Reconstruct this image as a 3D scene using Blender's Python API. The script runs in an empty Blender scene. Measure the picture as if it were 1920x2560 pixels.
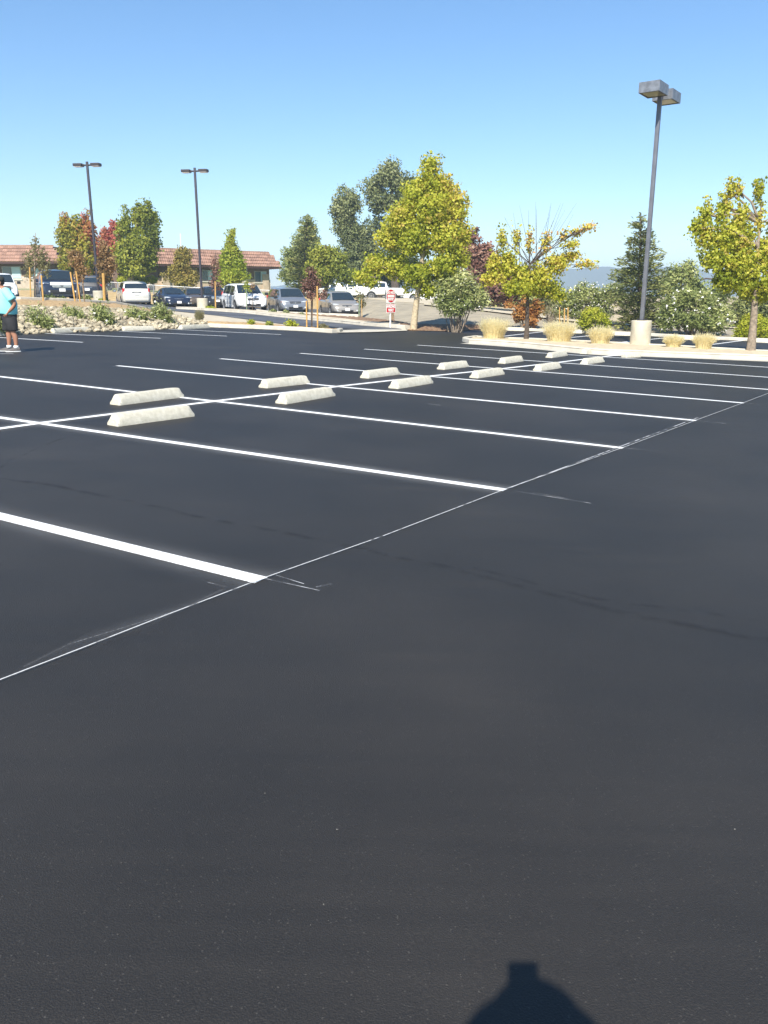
import bpy, bmesh, math, random
import numpy as np
from mathutils import Vector, Matrix, Euler
R = math.radians
random.seed(7)
rng = np.random.default_rng(11)
scene = bpy.context.scene
COL = scene.collection

# ------------------------------------------------------------------ camera
F, PITCH, H, SX = 2001.3, 0.2635, 1.4922, -0.0275      # focal (px of 2560), tilt, eye height, cross fall of the lot
cam_d = bpy.data.cameras.new('camera')
cam = bpy.data.objects.new('camera', cam_d)
COL.objects.link(cam)
cam.location = (0, 0, H)
cam.rotation_euler = (math.pi / 2 - PITCH, 0, 0)
cam_d.sensor_fit = 'VERTICAL'
cam_d.sensor_height = 24
cam_d.lens = F / 2560 * 24
cam_d.clip_start = 0.004
cam_d.clip_end = 20000
scene.camera = cam

# ------------------------------------------------------------------ sky, sun, exposure
SUN_AZ, SUN_EL = 11.96, 44.2     # shadows fall towards +Y, 12 degrees to the right
world = bpy.data.worlds.new('World')
scene.world = world
world.use_nodes = True
wn = world.node_tree.nodes
wn.clear()
sky = wn.new('ShaderNodeTexSky')
sky.sky_type = 'NISHITA'
sky.sun_disc = False
sky.sun_elevation = R(SUN_EL)
sky.sun_rotation = R(180 + SUN_AZ)
sky.altitude = 600
sky.air_density = 1.0
sky.dust_density = 0.0
sky.ozone_density = 2.2
bg = wn.new('ShaderNodeBackground')
bg.inputs[1].default_value = 0.097
wo = wn.new('ShaderNodeOutputWorld')
hs = wn.new('ShaderNodeHueSaturation'); hs.inputs['Saturation'].default_value = 1.2
world.node_tree.links.new(sky.outputs[0], hs.inputs['Color'])
world.node_tree.links.new(hs.outputs[0], bg.inputs[0])
world.node_tree.links.new(bg.outputs[0], wo.inputs[0])
sd = bpy.data.lights.new('sun', 'SUN')
sd.energy = 4.8
sd.angle = R(0.53)
sd.color = (1.0, 0.95, 0.86)
sun = bpy.data.objects.new('sun', sd)
COL.objects.link(sun)
sdir = Vector((math.sin(R(SUN_AZ)) * math.cos(R(SUN_EL)), math.cos(R(SUN_AZ)) * math.cos(R(SUN_EL)), -math.sin(R(SUN_EL))))
sun.rotation_euler = sdir.to_track_quat('-Z', 'Y').to_euler()
scene.view_settings.view_transform = 'Standard'
scene.view_settings.look = 'None'
scene.view_settings.exposure = 0.9
scene.view_settings.gamma = 1

# ------------------------------------------------------------------ survey helpers (photo measurements -> metres)
CP, SP = math.cos(PITCH), math.sin(PITCH)
def ray(px, py):
    u, v = (px - 960) / F, (py - 1280) / F
    return Vector((u, CP - v * SP, -SP - v * CP))
def G(px, py, dz=0.0):
    d = ray(px, py)
    t = (H - dz) / (SX * d.x - d.z)
    return Vector((d.x * t, d.y * t, H + d.z * t))
def at(px, py, Y):
    d = ray(px, py)
    t = Y / d.y
    return Vector((d.x * t, Y, H + d.z * t))
def P3(p):
    return G(p[0], p[1]) if len(p) < 3 or p[2] is None else at(*p)
def ppm(Y):            # image pixels per metre at a depth
    return F / (Y * CP)
def lotz(x):
    return SX * x

# ------------------------------------------------------------------ materials
def nodemat(name):
    m = bpy.data.materials.new(name)
    m.use_nodes = True
    nt = m.node_tree
    return m, nt, nt.nodes, nt.links, nt.nodes['Principled BSDF']
def mat(name, col, rough=0.7, metal=0.0, var=0.0, scale=8.0, bump=0.0, bscale=60.0, spec=0.5, coat=0.0, obj=True, col2=None, detail=4):
    m, nt, N, L, b = nodemat(name)
    b.inputs['Base Color'].default_value = (*col, 1)
    b.inputs['Roughness'].default_value = rough
    b.inputs['Metallic'].default_value = metal
    b.inputs['Specular IOR Level'].default_value = spec
    b.inputs['Coat Weight'].default_value = coat
    tc = N.new('ShaderNodeTexCoord')
    src = tc.outputs['Object']
    if var > 0 or col2:
        n = N.new('ShaderNodeTexNoise'); n.inputs['Scale'].default_value = scale; n.inputs['Detail'].default_value = detail
        L.new(src, n.inputs['Vector'])
        r = N.new('ShaderNodeValToRGB')
        a = tuple(c * (1 - var) for c in col); z = col2 if col2 else tuple(min(1, c * (1 + var)) for c in col)
        r.color_ramp.elements[0].position = 0.35; r.color_ramp.elements[0].color = (*a, 1)
        r.color_ramp.elements[1].position = 0.65; r.color_ramp.elements[1].color = (*z, 1)
        L.new(n.outputs['Fac'], r.inputs[0]); L.new(r.outputs[0], b.inputs['Base Color'])
    if bump > 0:
        n2 = N.new('ShaderNodeTexNoise'); n2.inputs['Scale'].default_value = bscale; n2.inputs['Detail'].default_value = 5
        L.new(src, n2.inputs['Vector'])
        bp = N.new('ShaderNodeBump'); bp.inputs['Strength'].default_value = bump; bp.inputs['Distance'].default_value = 0.02
        L.new(n2.outputs['Fac'], bp.inputs['Height']); L.new(bp.outputs[0], b.inputs['Normal'])
    return m
def randomize(m, amt=.35):
    nt = m.node_tree; b = nt.nodes['Principled BSDF']; inp = b.inputs['Base Color']; src = inp.links[0].from_socket
    oi = nt.nodes.new('ShaderNodeObjectInfo'); h = nt.nodes.new('ShaderNodeHueSaturation'); mr = nt.nodes.new('ShaderNodeMapRange')
    mr.inputs[3].default_value = 1 - amt; mr.inputs[4].default_value = 1 + amt * .6
    nt.links.new(oi.outputs['Random'], mr.inputs[0]); nt.links.new(mr.outputs[0], h.inputs['Value']); nt.links.new(src, h.inputs['Color']); nt.links.new(h.outputs[0], inp)
def rampset(r, stops):
    els = r.color_ramp.elements
    while len(els) < len(stops): els.new(0.5)
    for e, (p, c) in zip(els, stops):
        e.position = p; e.color = (*c, 1)

def asphalt_mat(name, base, speck=0.6):
    m, nt, N, L, b = nodemat(name)
    tc = N.new('ShaderNodeTexCoord')
    # broad sealcoat mottling
    n1 = N.new('ShaderNodeTexNoise'); n1.inputs['Scale'].default_value = 0.5; n1.inputs['Detail'].default_value = 9
    L.new(tc.outputs['Object'], n1.inputs[0])
    # brush strokes of the squeegee, stretched along the aisle
    mp = N.new('ShaderNodeMapping'); mp.inputs['Rotation'].default_value = (0, 0, R(-62)); mp.inputs['Scale'].default_value = (0.6, 7, 1)
    L.new(tc.outputs['Object'], mp.inputs[0])
    n2 = N.new('ShaderNodeTexNoise'); n2.inputs['Scale'].default_value = 1.3; n2.inputs['Detail'].default_value = 7; n2.inputs['Distortion'].default_value = 0.6
    L.new(mp.outputs[0], n2.inputs[0])
    n3 = N.new('ShaderNodeTexNoise'); n3.inputs['Scale'].default_value = 230; n3.inputs['Detail'].default_value = 4
    L.new(tc.outputs['Object'], n3.inputs[0])
    mul = N.new('ShaderNodeMath'); mul.operation = 'MULTIPLY_ADD'; mul.inputs[1].default_value = 0.5
    L.new(n1.outputs['Fac'], mul.inputs[0])
    m2 = N.new('ShaderNodeMath'); m2.operation = 'MULTIPLY'; m2.inputs[1].default_value = 0.12
    L.new(n2.outputs['Fac'], m2.inputs[0]); L.new(m2.outputs[0], mul.inputs[2])
    m3 = N.new('ShaderNodeMath'); m3.operation = 'MULTIPLY_ADD'; m3.inputs[1].default_value = 0.42
    L.new(n3.outputs['Fac'], m3.inputs[0]); L.new(mul.outputs[0], m3.inputs[2])
    r = N.new('ShaderNodeValToRGB')
    rampset(r, [(0.40, tuple(c * 0.5 for c in base)), (0.56, base), (0.72, tuple(c * 1.8 for c in base))])
    L.new(m3.outputs[0], r.inputs[0])
    # pale grains showing through
    v = N.new('ShaderNodeTexVoronoi'); v.inputs['Scale'].default_value = 85
    L.new(tc.outputs['Object'], v.inputs[0])
    lt = N.new('ShaderNodeMath'); lt.operation = 'LESS_THAN'; lt.inputs[1].default_value = 0.20
    L.new(v.outputs['Distance'], lt.inputs[0])
    sc = N.new('ShaderNodeSeparateColor'); L.new(v.outputs['Color'], sc.inputs[0])
    gt = N.new('ShaderNodeMath'); gt.operation = 'GREATER_THAN'; gt.inputs[1].default_value = 0.80
    L.new(sc.outputs[0], gt.inputs[0])
    mm = N.new('ShaderNodeMath'); mm.operation = 'MULTIPLY'; L.new(lt.outputs[0], mm.inputs[0]); L.new(gt.outputs[0], mm.inputs[1])
    mm2 = N.new('ShaderNodeMath'); mm2.operation = 'MULTIPLY'; mm2.inputs[1].default_value = speck; L.new(mm.outputs[0], mm2.inputs[0])
    mx = N.new('ShaderNodeMix'); mx.data_type = 'RGBA'
    L.new(mm2.outputs[0], mx.inputs[0]); L.new(r.outputs[0], mx.inputs[6]); mx.inputs[7].default_value = (0.075, 0.068, 0.058, 1)
    L.new(mx.outputs[2], b.inputs['Base Color'])
    rr = N.new('ShaderNodeMapRange'); rr.inputs[3].default_value = 0.57; rr.inputs[4].default_value = 0.63
    L.new(n2.outputs['Fac'], rr.inputs[0]); L.new(rr.outputs[0], b.inputs['Roughness'])
    b.inputs['Specular IOR Level'].default_value = 0.5
    bp = N.new('ShaderNodeBump'); bp.inputs['Strength'].default_value = 0.55; bp.inputs['Distance'].default_value = 0.006
    L.new(n3.outputs['Fac'], bp.inputs['Height'])
    bp2 = N.new('ShaderNodeBump'); bp2.inputs['Strength'].default_value = 0.03; bp2.inputs['Distance'].default_value = 0.02
    L.new(n2.outputs['Fac'], bp2.inputs['Height']); L.new(bp.outputs[0], bp2.inputs['Normal'])
    L.new(bp2.outputs[0], b.inputs['Normal'])
    return m

def paint_mat(name, core, col=(0.82, 0.82, 0.80), mist=0.25, wear=0.0, edge=0.012, power=2.2, wscale=14):
    """painted line: UV.x runs -1..1 across, UV.y in metres along; core = share of the half width that is solid"""
    m, nt, N, L, b = nodemat(name)
    b.inputs['Base Color'].default_value = (*col, 1); b.inputs['Roughness'].default_value = 0.75
    uv = N.new('ShaderNodeUVMap'); uv.uv_map = 'UVMap'
    sx = N.new('ShaderNodeSeparateXYZ'); L.new(uv.outputs[0], sx.inputs[0])
    ab = N.new('ShaderNodeMath'); ab.operation = 'ABSOLUTE'; L.new(sx.outputs[0], ab.inputs[0])
    tc = N.new('ShaderNodeTexCoord')
    n = N.new('ShaderNodeTexNoise'); n.inputs['Scale'].default_value = 90; n.inputs['Detail'].default_value = 4; L.new(tc.outputs['Object'], n.inputs[0])
    nb = N.new('ShaderNodeTexNoise'); nb.inputs['Scale'].default_value = wscale; nb.inputs['Detail'].default_value = 5; L.new(tc.outputs['Object'], nb.inputs[0])
    # solid core with slightly ragged edge
    e1 = N.new('ShaderNodeMath'); e1.operation = 'MULTIPLY_ADD'; e1.inputs[1].default_value = edge * 4; L.new(n.outputs['Fac'], e1.inputs[0]); L.new(ab.outputs[0], e1.inputs[2])
    solid = N.new('ShaderNodeMapRange'); solid.inputs[1].default_value = core + edge * 2 + edge; solid.inputs[2].default_value = core + edge * 2 - edge
    L.new(e1.outputs[0], solid.inputs[0])
    last = solid.outputs[0]
    if wear > 0:
        w = N.new('ShaderNodeMapRange'); w.inputs[1].default_value = wear - 0.08; w.inputs[2].default_value = wear + 0.08
        L.new(nb.outputs['Fac'], w.inputs[0])
        k = N.new('ShaderNodeMath'); k.operation = 'MULTIPLY'; L.new(last, k.inputs[0]); L.new(w.outputs[0], k.inputs[1]); last = k.outputs[0]
    # overspray mist that thins out to the sheet's edge
    fa = N.new('ShaderNodeMapRange'); fa.inputs[1].default_value = 1.0; fa.inputs[2].default_value = core; L.new(ab.outputs[0], fa.inputs[0])
    pw = N.new('ShaderNodeMath'); pw.operation = 'POWER'; pw.inputs[1].default_value = power; L.new(fa.outputs[0], pw.inputs[0])
    k2 = N.new('ShaderNodeMath'); k2.operation = 'MULTIPLY'; L.new(pw.outputs[0], k2.inputs[0])
    gm = N.new('ShaderNodeMapRange'); gm.inputs[1].default_value = 0.2; gm.inputs[2].default_value = 0.8; gm.inputs[3].default_value = mist * .55; gm.inputs[4].default_value = mist * 1.5
    L.new(nb.outputs['Fac'], gm.inputs[0]); L.new(gm.outputs[0], k2.inputs[1])
    mxm = N.new('ShaderNodeMath'); mxm.operation = 'MAXIMUM'; L.new(last, mxm.inputs[0]); L.new(k2.outputs[0], mxm.inputs[1])
    L.new(mxm.outputs[0], b.inputs['Alpha'])
    return m

def leaf_mat(name, stops, trans=0.42, rough=0.5):
    m, nt, N, L, b = nodemat(name)
    a = N.new('ShaderNodeAttribute'); a.attribute_name = 'tint'
    r = N.new('ShaderNodeValToRGB'); rampset(r, stops); L.new(a.outputs['Fac'], r.inputs[0])
    L.new(r.outputs[0], b.inputs['Base Color']); b.inputs['Roughness'].default_value = rough
    b.inputs['Specular IOR Level'].default_value = 0.3
    t = N.new('ShaderNodeBsdfTranslucent'); L.new(r.outputs[0], t.inputs[0])
    mx = N.new('ShaderNodeMixShader'); mx.inputs[0].default_value = trans
    out = N['Material Output']
    L.new(b.outputs[0], mx.inputs[1]); L.new(t.outputs[0], mx.inputs[2]); L.new(mx.outputs[0], out.inputs[0])
    return m

M = {}
M['asphalt'] = asphalt_mat('asphalt', (0.0228, 0.0194, 0.0160))
M['road'] = asphalt_mat('road', (0.10, 0.10, 0.105), 0.3)
M['concrete'] = mat('concrete', (0.50, 0.46, 0.38), 0.85, var=0.12, scale=3, bump=0.3, bscale=90)
M['stopcrete'] = mat('stop_concrete', (0.58, 0.535, 0.42), 0.85, var=0.10, scale=14, bump=0.6, bscale=70, detail=14, col2=(0.64, 0.60, 0.49))
M['walk'] = mat('walk', (0.50, 0.43, 0.31), 0.9, var=0.12, scale=1.5, bump=0.2)
M['stone_bed'] = mat('stone_bed', (0.20, 0.165, 0.11), 0.95, var=0.4, scale=9, bump=0.6, bscale=20)
M['mulch'] = mat('mulch', (0.42, 0.25, 0.11), 0.95, var=0.3, scale=9, bump=0.8, bscale=30, col2=(0.50, 0.36, 0.18), detail=9)
M['bark'] = mat('bark_mulch', (0.22, 0.10, 0.05), 0.95, var=0.4, scale=8, bump=0.8, bscale=30, col2=(0.30, 0.20, 0.11), detail=9)
M['dirt'] = mat('dirt', (0.42, 0.30, 0.14), 0.95, var=0.18, scale=2, bump=0.4, bscale=25)
M['gravel'] = mat('gravel', (0.30, 0.26, 0.19), 0.95, var=0.15, scale=1.2, bump=0.5, bscale=40, col2=(0.36, 0.31, 0.22), detail=10)
M['sand'] = mat('sand', (0.52, 0.43, 0.29), 0.95, var=0.10, scale=3, bump=0.4, bscale=50)
M['field'] = mat('field', (0.42, 0.34, 0.21), 0.95, var=0.2, scale=0.2)
M['lawn'] = mat('lawn', (0.20, 0.24, 0.06), 0.95, var=0.2, scale=1.5, bump=0.5, bscale=30)
M['hill'] = mat('hill', (0.09, 0.10, 0.06), 0.95, var=0.3, scale=0.004)
M['bark_light'] = mat('bark_light', (0.42, 0.34, 0.22), 0.9, var=0.25, scale=10, bump=0.5, bscale=40)
M['bark_grey'] = mat('bark_grey', (0.24, 0.19, 0.14), 0.9, var=0.3, scale=12, bump=0.6, bscale=40)
M['bark_dark'] = mat('bark_dark', (0.08, 0.06, 0.045), 0.9, var=0.3, scale=10, bump=0.5, bscale=40)
M['stake'] = mat('stake', (0.50, 0.29, 0.08), 0.8, var=0.15, scale=9)
M['stake_green'] = mat('stake_green', (0.18, 0.24, 0.14), 0.7, var=0.15, scale=9)
M['stone'] = mat('stone', (0.40, 0.33, 0.21), 0.9, var=0.25, scale=2.2, bump=0.3, bscale=25, col2=(0.55, 0.48, 0.34))
M['pole'] = mat('pole', (0.15, 0.155, 0.175), 0.45, 0.3, var=0.15, scale=3)
M['pole_dark'] = mat('pole_dark', (0.045, 0.04, 0.05), 0.5, 0.2, var=0.1, scale=3)
M['lamp_box'] = mat('lamp_box', (0.20, 0.21, 0.23), 0.45, 0.4, var=0.25, scale=7)
M['lamp_bronze'] = mat('lamp_bronze', (0.05, 0.04, 0.04), 0.5, 0.3)
M['lens'] = mat('lens', (0.32, 0.28, 0.14), 0.15, spec=0.6)
M['lens_white'] = mat('lens_white', (0.75, 0.66, 0.60), 0.3)
M['white'] = mat('white', (0.80, 0.80, 0.78), 0.5)
M['red'] = mat('red', (0.62, 0.004, 0.012), 0.4, var=0.06, scale=6)
M['galv'] = mat('galvanised', (0.30, 0.31, 0.32), 0.45, 0.5, var=0.1, scale=8)
M['wood_post'] = mat('wood_post', (0.22, 0.15, 0.09), 0.9, var=0.3, scale=10)

# ------------------------------------------------------------------ mesh building
def tag(o, label=None, cat=None, group=None, kind=None):
    if label: o['label'] = label
    if cat: o['category'] = cat
    if group: o['group'] = group
    if kind: o['kind'] = kind
    return o
def empty(name, loc=(0, 0, 0), rz=0.0):
    o = bpy.data.objects.new(name, None); COL.objects.link(o)
    o.location = loc; o.rotation_euler = (0, 0, rz); o.empty_display_size = 0.2
    return o
def link(name, me, parent=None):
    o = bpy.data.objects.new(name, me); COL.objects.link(o)
    if parent: o.parent = parent
    return o
class MB:
    def __init__(s): s.v = []; s.f = []; s.m = []; s.mat = 0
    def face(s, idx): s.f.append(tuple(idx)); s.m.append(s.mat)
    def add(s, vs, fs):
        b = len(s.v); s.v += [tuple(v) for v in vs]
        for f in fs: s.face([b + i for i in f])
        return s
    def quad(s, a, b, c, d): return s.add([a, b, c, d], [(0, 1, 2, 3)])
    def box(s, c, size, rot=None, taper=1.0):
        hx, hy, hz = size[0] / 2, size[1] / 2, size[2] / 2
        vs = [Vector((x * (taper if z > 0 else 1), y * (taper if z > 0 else 1), z)) for z in (-hz, hz) for (x, y) in ((-hx, -hy), (hx, -hy), (hx, hy), (-hx, hy))]
        if rot: vs = [rot @ v for v in vs]
        return s.add([v + Vector(c) for v in vs], [(0, 3, 2, 1), (4, 5, 6, 7), (0, 1, 5, 4), (1, 2, 6, 5), (2, 3, 7, 6), (3, 0, 4, 7)])
    def bevbox(s, c, size, bv=0.02, rot=None):
        bm = bmesh.new(); bmesh.ops.create_cube(bm, size=1)
        for v in bm.verts: v.co = Vector((v.co.x * size[0], v.co.y * size[1], v.co.z * size[2]))
        bmesh.ops.bevel(bm, geom=bm.edges[:], offset=bv, segments=2, affect='EDGES', profile=0.7)
        bm.verts.index_update()
        vs = [(rot @ v.co if rot else v.co) + Vector(c) for v in bm.verts]
        s.add(vs, [[v.index for v in f.verts] for f in bm.faces]); bm.free()
        return s
    def tube(s, pts, rad, n=8, cap=True):
        pts = [Vector(p) for p in pts]; rings = []
        for i, p in enumerate(pts):
            d = (pts[min(i + 1, len(pts) - 1)] - pts[max(i - 1, 0)])
            d = d.normalized() if d.length > 1e-9 else Vector((0, 0, 1))
            a = d.orthogonal().normalized() if i == 0 else (pa - d * pa.dot(d)).normalized()
            pa = a
            b = d.cross(a); r = rad[i] if isinstance(rad, (list, tuple)) else rad
            rings.append([p + (a * math.cos(2 * math.pi * k / n) + b * math.sin(2 * math.pi * k / n)) * r for k in range(n)])
        base = len(s.v)
        for rg in rings: s.v += [tuple(q) for q in rg]
        for i in range(len(rings) - 1):
            for k in range(n):
                s.face((base + i * n + k, base + i * n + (k + 1) % n, base + (i + 1) * n + (k + 1) % n, base + (i + 1) * n + k))
        if cap:
            s.face([base + k for k in range(n)][::-1]); s.face([base + (len(rings) - 1) * n + k for k in range(n)])
        return s
    def rings(s, rings, closed=True, cap=True):
        n = len(rings[0]); base = len(s.v)
        for rg in rings: s.v += [tuple(q) for q in rg]
        for i in range(len(rings) - 1):
            for k in range(n if closed else n - 1):
                s.face((base + i * n + k, base + i * n + (k + 1) % n, base + (i + 1) * n + (k + 1) % n, base + (i + 1) * n + k))
        if cap and closed:
            s.face([base + k for k in range(n)][::-1]); s.face([base + (len(rings) - 1) * n + k for k in range(n)])
        return s
    def mesh(s, name, mats, smooth=False, angle=None):
        me = bpy.data.meshes.new(name); me.from_pydata(s.v, [], s.f)
        for m in (mats if isinstance(mats, (list, tuple)) else [mats]): me.materials.append(m)
        if isinstance(mats, (list, tuple)) and len(mats) > 1: me.polygons.foreach_set('material_index', s.m)
        bm = bmesh.new(); bm.from_mesh(me); bmesh.ops.recalc_face_normals(bm, faces=bm.faces[:]); bm.to_mesh(me); bm.free()
        if smooth:
            me.polygons.foreach_set('use_smooth', [True] * len(me.polygons))
            if angle: me.set_sharp_from_angle(angle=R(angle))
        me.update()
        return me
    def build(s, name, mats, parent=None, smooth=False, angle=None):
        return link(name, s.mesh(name, mats, smooth, angle), parent)

# ------------------------------------------------------------------ ground sheets
def resample(line, n):
    xs = [p[0] for p in line]; out = []
    for k in range(n):
        px = xs[0] + (xs[-1] - xs[0]) * k / (n - 1)
        for a, b in zip(line, line[1:]):
            if px <= b[0] + 1e-6: break
        t = (px - a[0]) / max(1e-6, b[0] - a[0])
        out.append(P3(a).lerp(P3(b), max(0, min(1, t))))
    return out
def band(name, A, B, m, cols=60, rows=6, bumpy=0.0, lift=0.0, kind='structure', parent=None, arch=0.0):
    a, b = resample(A, cols), resample(B, cols)
    s = MB()
    for i in range(rows + 1):
        t = i / rows
        for k in range(cols):
            p = a[k].lerp(b[k], t)
            w = math.sin(math.pi * t)
            z = p.z + lift + arch * w + (bumpy * w * (random.random() - 0.5) if 0 < i < rows else 0)
            s.v.append((p.x, p.y, z))
    for i in range(rows):
        for k in range(cols - 1):
            s.face((i * cols + k, i * cols + k + 1, (i + 1) * cols + k + 1, (i + 1) * cols + k))
    o = s.build(name, m, parent, smooth=True)
    if kind: o['kind'] = kind
    return o
def kerb(name, line, m, w=0.16, h=0.15, parent=None, side=1, pts=None, drop=0.3, kind='structure'):
    """kerb along a polyline of the face's foot; side=1 puts the body to the left of travel"""
    P = pts if pts else [P3(p) for p in line]
    Q = []
    for a, b in zip(P, P[1:]):
        n = max(1, int((b - a).length / 1.5))
        for k in range(n): Q.append(a.lerp(b, k / n))
    Q.append(P[-1])
    rings = []
    for i, p in enumerate(Q):
        d = Q[min(i + 1, len(Q) - 1)] - Q[max(i - 1, 0)]; d.z = 0; d.normalize()
        nrm = Vector((-d.y, d.x, 0)) * side
        jit = 0.004 * (random.random() - 0.5)
        prof = [(0, -drop), (0.0, 0.0), (0.015, h - 0.025), (0.04, h), (w - 0.02, h), (w, h - 0.02), (w, -drop)]
        rings.append([p + nrm * x + Vector((0, 0, z + (jit if z > 0 else 0))) for x, z in prof])
    o = MB().rings(rings).build(name, m, parent, smooth=True, angle=30)
    if kind: o['kind'] = kind
    return o
def strip(name, a, b, w, m, lift=0.004, parent=None, wob=0.0, seg=1, w1=None):
    """flat painted sheet on the lot from a to b, UV across -1..1"""
    a, b = Vector(a), Vector(b); d = b - a; L = d.length; d2 = Vector((d.x, d.y, 0)).normalized(); n = Vector((-d2.y, d2.x, 0))
    s = MB(); uvs = []
    for i in range(seg + 1):
        t = i / seg; c = a.lerp(b, t) + n * (wob * (random.random() - .5) if 0 < i < seg else 0)
        ww = w / 2 if w1 is None else (w + (w1 - w) * t) / 2
        for sg in (-1, 1):
            q = c + n * sg * ww; s.v.append((q.x, q.y, lotz(q.x) + lift)); uvs.append((sg, t * L))
    for i in range(seg): s.face((2 * i, 2 * i + 2, 2 * i + 3, 2 * i + 1))
    me = bpy.data.meshes.new(name); me.from_pydata(s.v, [], s.f); me.materials.append(m)
    ul = me.uv_layers.new(name='UVMap')
    for lp in me.loops: ul.data[lp.index].uv = uvs[lp.vertex_index]
    me.update()
    return link(name, me, parent)

# the lot itself: one even sheet with a slight cross fall
s = MB(); s.quad((-70, -30, lotz(-70)), (75, -30, lotz(75)), (75, 43.5, lotz(75)), (-70, 43.5, lotz(-70)))
lot = s.build('parking_lot', M['asphalt']); lot['kind'] = 'structure'
s = MB(); s.quad((-4000, -180, -4.2), (4000, -180, -4.2), (4000, 2200, -4.2), (-4000, 2200, -4.2))
s.build('ground', M['field'])['kind'] = 'structure'

E0 = [(-500, 880), (0, 839), (139, 832), (272, 828), (434, 822), (520, 817)]
RT = [(-500, 775, 30), (0, 766, 29.3), (52, 767, 29.6), (174, 770, 32), (333, 776, 35.5), (434, 789, 37), (520, 811, 35.6)]
bank_ground = band('bank_soil', E0, RT, M['stone_bed'], cols=110, rows=12, bumpy=0.12, arch=0.12)
MT = [(-500, 751, 36), (0, 749, 36), (52, 750, 36), (174, 754, 38), (289, 760, 41), (376, 776, 43.5), (429, 779, 47)]
RT2 = RT[:-2] + [(376, 782, 36.3), (429, 788, 37)]
band('mulch_berm', [p for p in RT2], MT, M['mulch'], cols=100, rows=8, bumpy=0.08, arch=0.10)
DL = [(376, 777, 43.6), (429, 778, 47), (554, 791, 45), (698, 810, 41), (760, 816, 39.5), (826, 824, 37.8)]
WL = [(376, 782, 36.3), (434, 789, 37), (470, 800, 36.5), (519, 804, 36), (640, 808, 37), (719, 815, 37.2), (826, 825, 37)]
band('ramp_sidewalk', WL, DL, M['walk'], cols=60, rows=4, lift=0.01)
band('verge_soil', [(490, 813, 35.7), (553, 812.5, 35.2), (700, 819, 35.6), (846, 826, 36)], [(490, 804, 36.4), (519, 803, 36.2), (640, 807, 37.1), (719, 814.5, 37.3), (840, 824, 37.2)], M['mulch'], cols=60, rows=5, bumpy=0.05, arch=0.06)
DU = [(440, 773.5, 53), (484, 775.5, 52), (611, 784, 50), (698, 794, 47), (860, 810, 41.8), (905, 815, 39.9), (1017, 823, 37.4)]
DL2 = [(376, 777, 43.6), (429, 778, 47), (554, 791, 45), (698, 810, 41), (760, 816, 39.5), (826, 824, 37.8), (940, 826, 37.3), (1017, 826, 37.6)]
band('driveway', DL2, DU, M['road'], cols=70, rows=6, lift=0.03)
band('driveway_apron', [(846, 833.5), (930, 832), (1017, 828.5)], [(826, 824, 37.7), (930, 825, 37.7), (1017, 824.5, 38.2)], M['concrete'], cols=20, rows=3, lift=0.035)
kerb('kerb', [(519, 817.5), (553, 819), (640, 822), (750, 827), (830, 832.5), (850, 832), (858, 829)], M['concrete'], w=0.2)
WU = [(440, 772.5, 55), (484, 773, 55), (611, 779.5, 53), (698, 787, 50), (860, 803, 44), (905, 809, 42), (1000, 816, 39.6)]
kerb('kerb', DU[:-1] + [(1012, 823, 37.4)], M['concrete'], w=0.3, h=0.17)
band('sidewalk', DU[:-1] + [(1000, 822, 37.7)], WU, M['walk'], cols=50, rows=3, lift=0.15)
A7 = [(611, 779.5, 53), (698, 787, 50), (860, 803, 44), (905, 809, 42), (1000, 816, 39.6), (1022, 827.5), (1142, 830), (1174, 826), (1215, 823)]
B7 = [(611, 778, 55), (669, 785, 54), (760, 789, 53), (896, 794, 52), (943, 799, 47), (1026, 811, 43), (1100, 813, 41.6), (1150, 812, 42), (1215, 816, 41.5)]
band('bark_bed', A7, B7, M['bark'], cols=120, rows=6, lift=0.03, arch=.12, bumpy=0.08)
kerb('kerb', [(640, 781, 54.5), (669, 785, 54), (760, 789, 53), (896, 794, 52)], M['concrete'], w=0.2, h=0.2)
kerb('kerb', [(-500, 751, 36), (0, 749, 36), (52, 750, 36), (174, 754, 38), (289, 760, 41), (376, 776, 43.5), (429, 779, 47)], M['concrete'], w=0.2, h=0.14)
A8 = [(-500, 751, 36), (0, 749, 36), (52, 750, 36), (174, 754, 38), (289, 760, 41), (376, 776, 43.5), (429, 778, 47), (455, 774, 54), (611, 778, 56), (669, 785, 54.2), (760, 789, 53.2), (896, 794, 52.2)]
B8 = [(-500, 748, 62), (52, 748, 62), (300, 757, 63), (480, 765, 64), (670, 771, 62), (760, 773, 61), (896, 775, 60)]
band('upper_parking_lot', A8, B8, M['road'], cols=120, rows=8, lift=0.02)
B9 = [(-500, 722, 70), (52, 724, 70), (300, 727, 70), (480, 735, 70), (670, 738, 70), (760, 742, 70), (896, 746, 68)]
band('dirt_bank', B8, B9, M['dirt'], cols=80, rows=6, bumpy=0.1)
B10 = [(-500, 716, 100), (52, 717, 100), (300, 719, 100), (480, 722, 100), (670, 727, 100), (896, 741, 100)]
band('lawn', B9, B10, M['lawn'], cols=60, rows=6)
CREST = [(896, 746, 66), (905, 746, 62), (1020, 758, 56), (1107, 767, 52), (1172, 772, 50), (1291, 786, 47), (1444, 806, 44.5), (1600, 815, 45), (1920, 822, 45), (2600, 835, 46)]
A11 = [(896, 794, 52), (943, 799, 47), (1026, 811, 43), (1100, 813, 41.6), (1150, 812, 42), (1205, 818, 41), (1271, 825), (1450, 831.5), (1574, 836.5), (1764, 847.5), (1920, 853), (2600, 880)]
band('gravel_bank', A11, CREST, M['gravel'], cols=150, rows=10, bumpy=0.05, lift=0.02)
B12 = [(896, 743, 100), (1172, 744, 100), (1600, 747, 100), (2600, 750, 100)]
band('dry_field', CREST, B12, M['field'], cols=60, rows=6)
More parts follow.
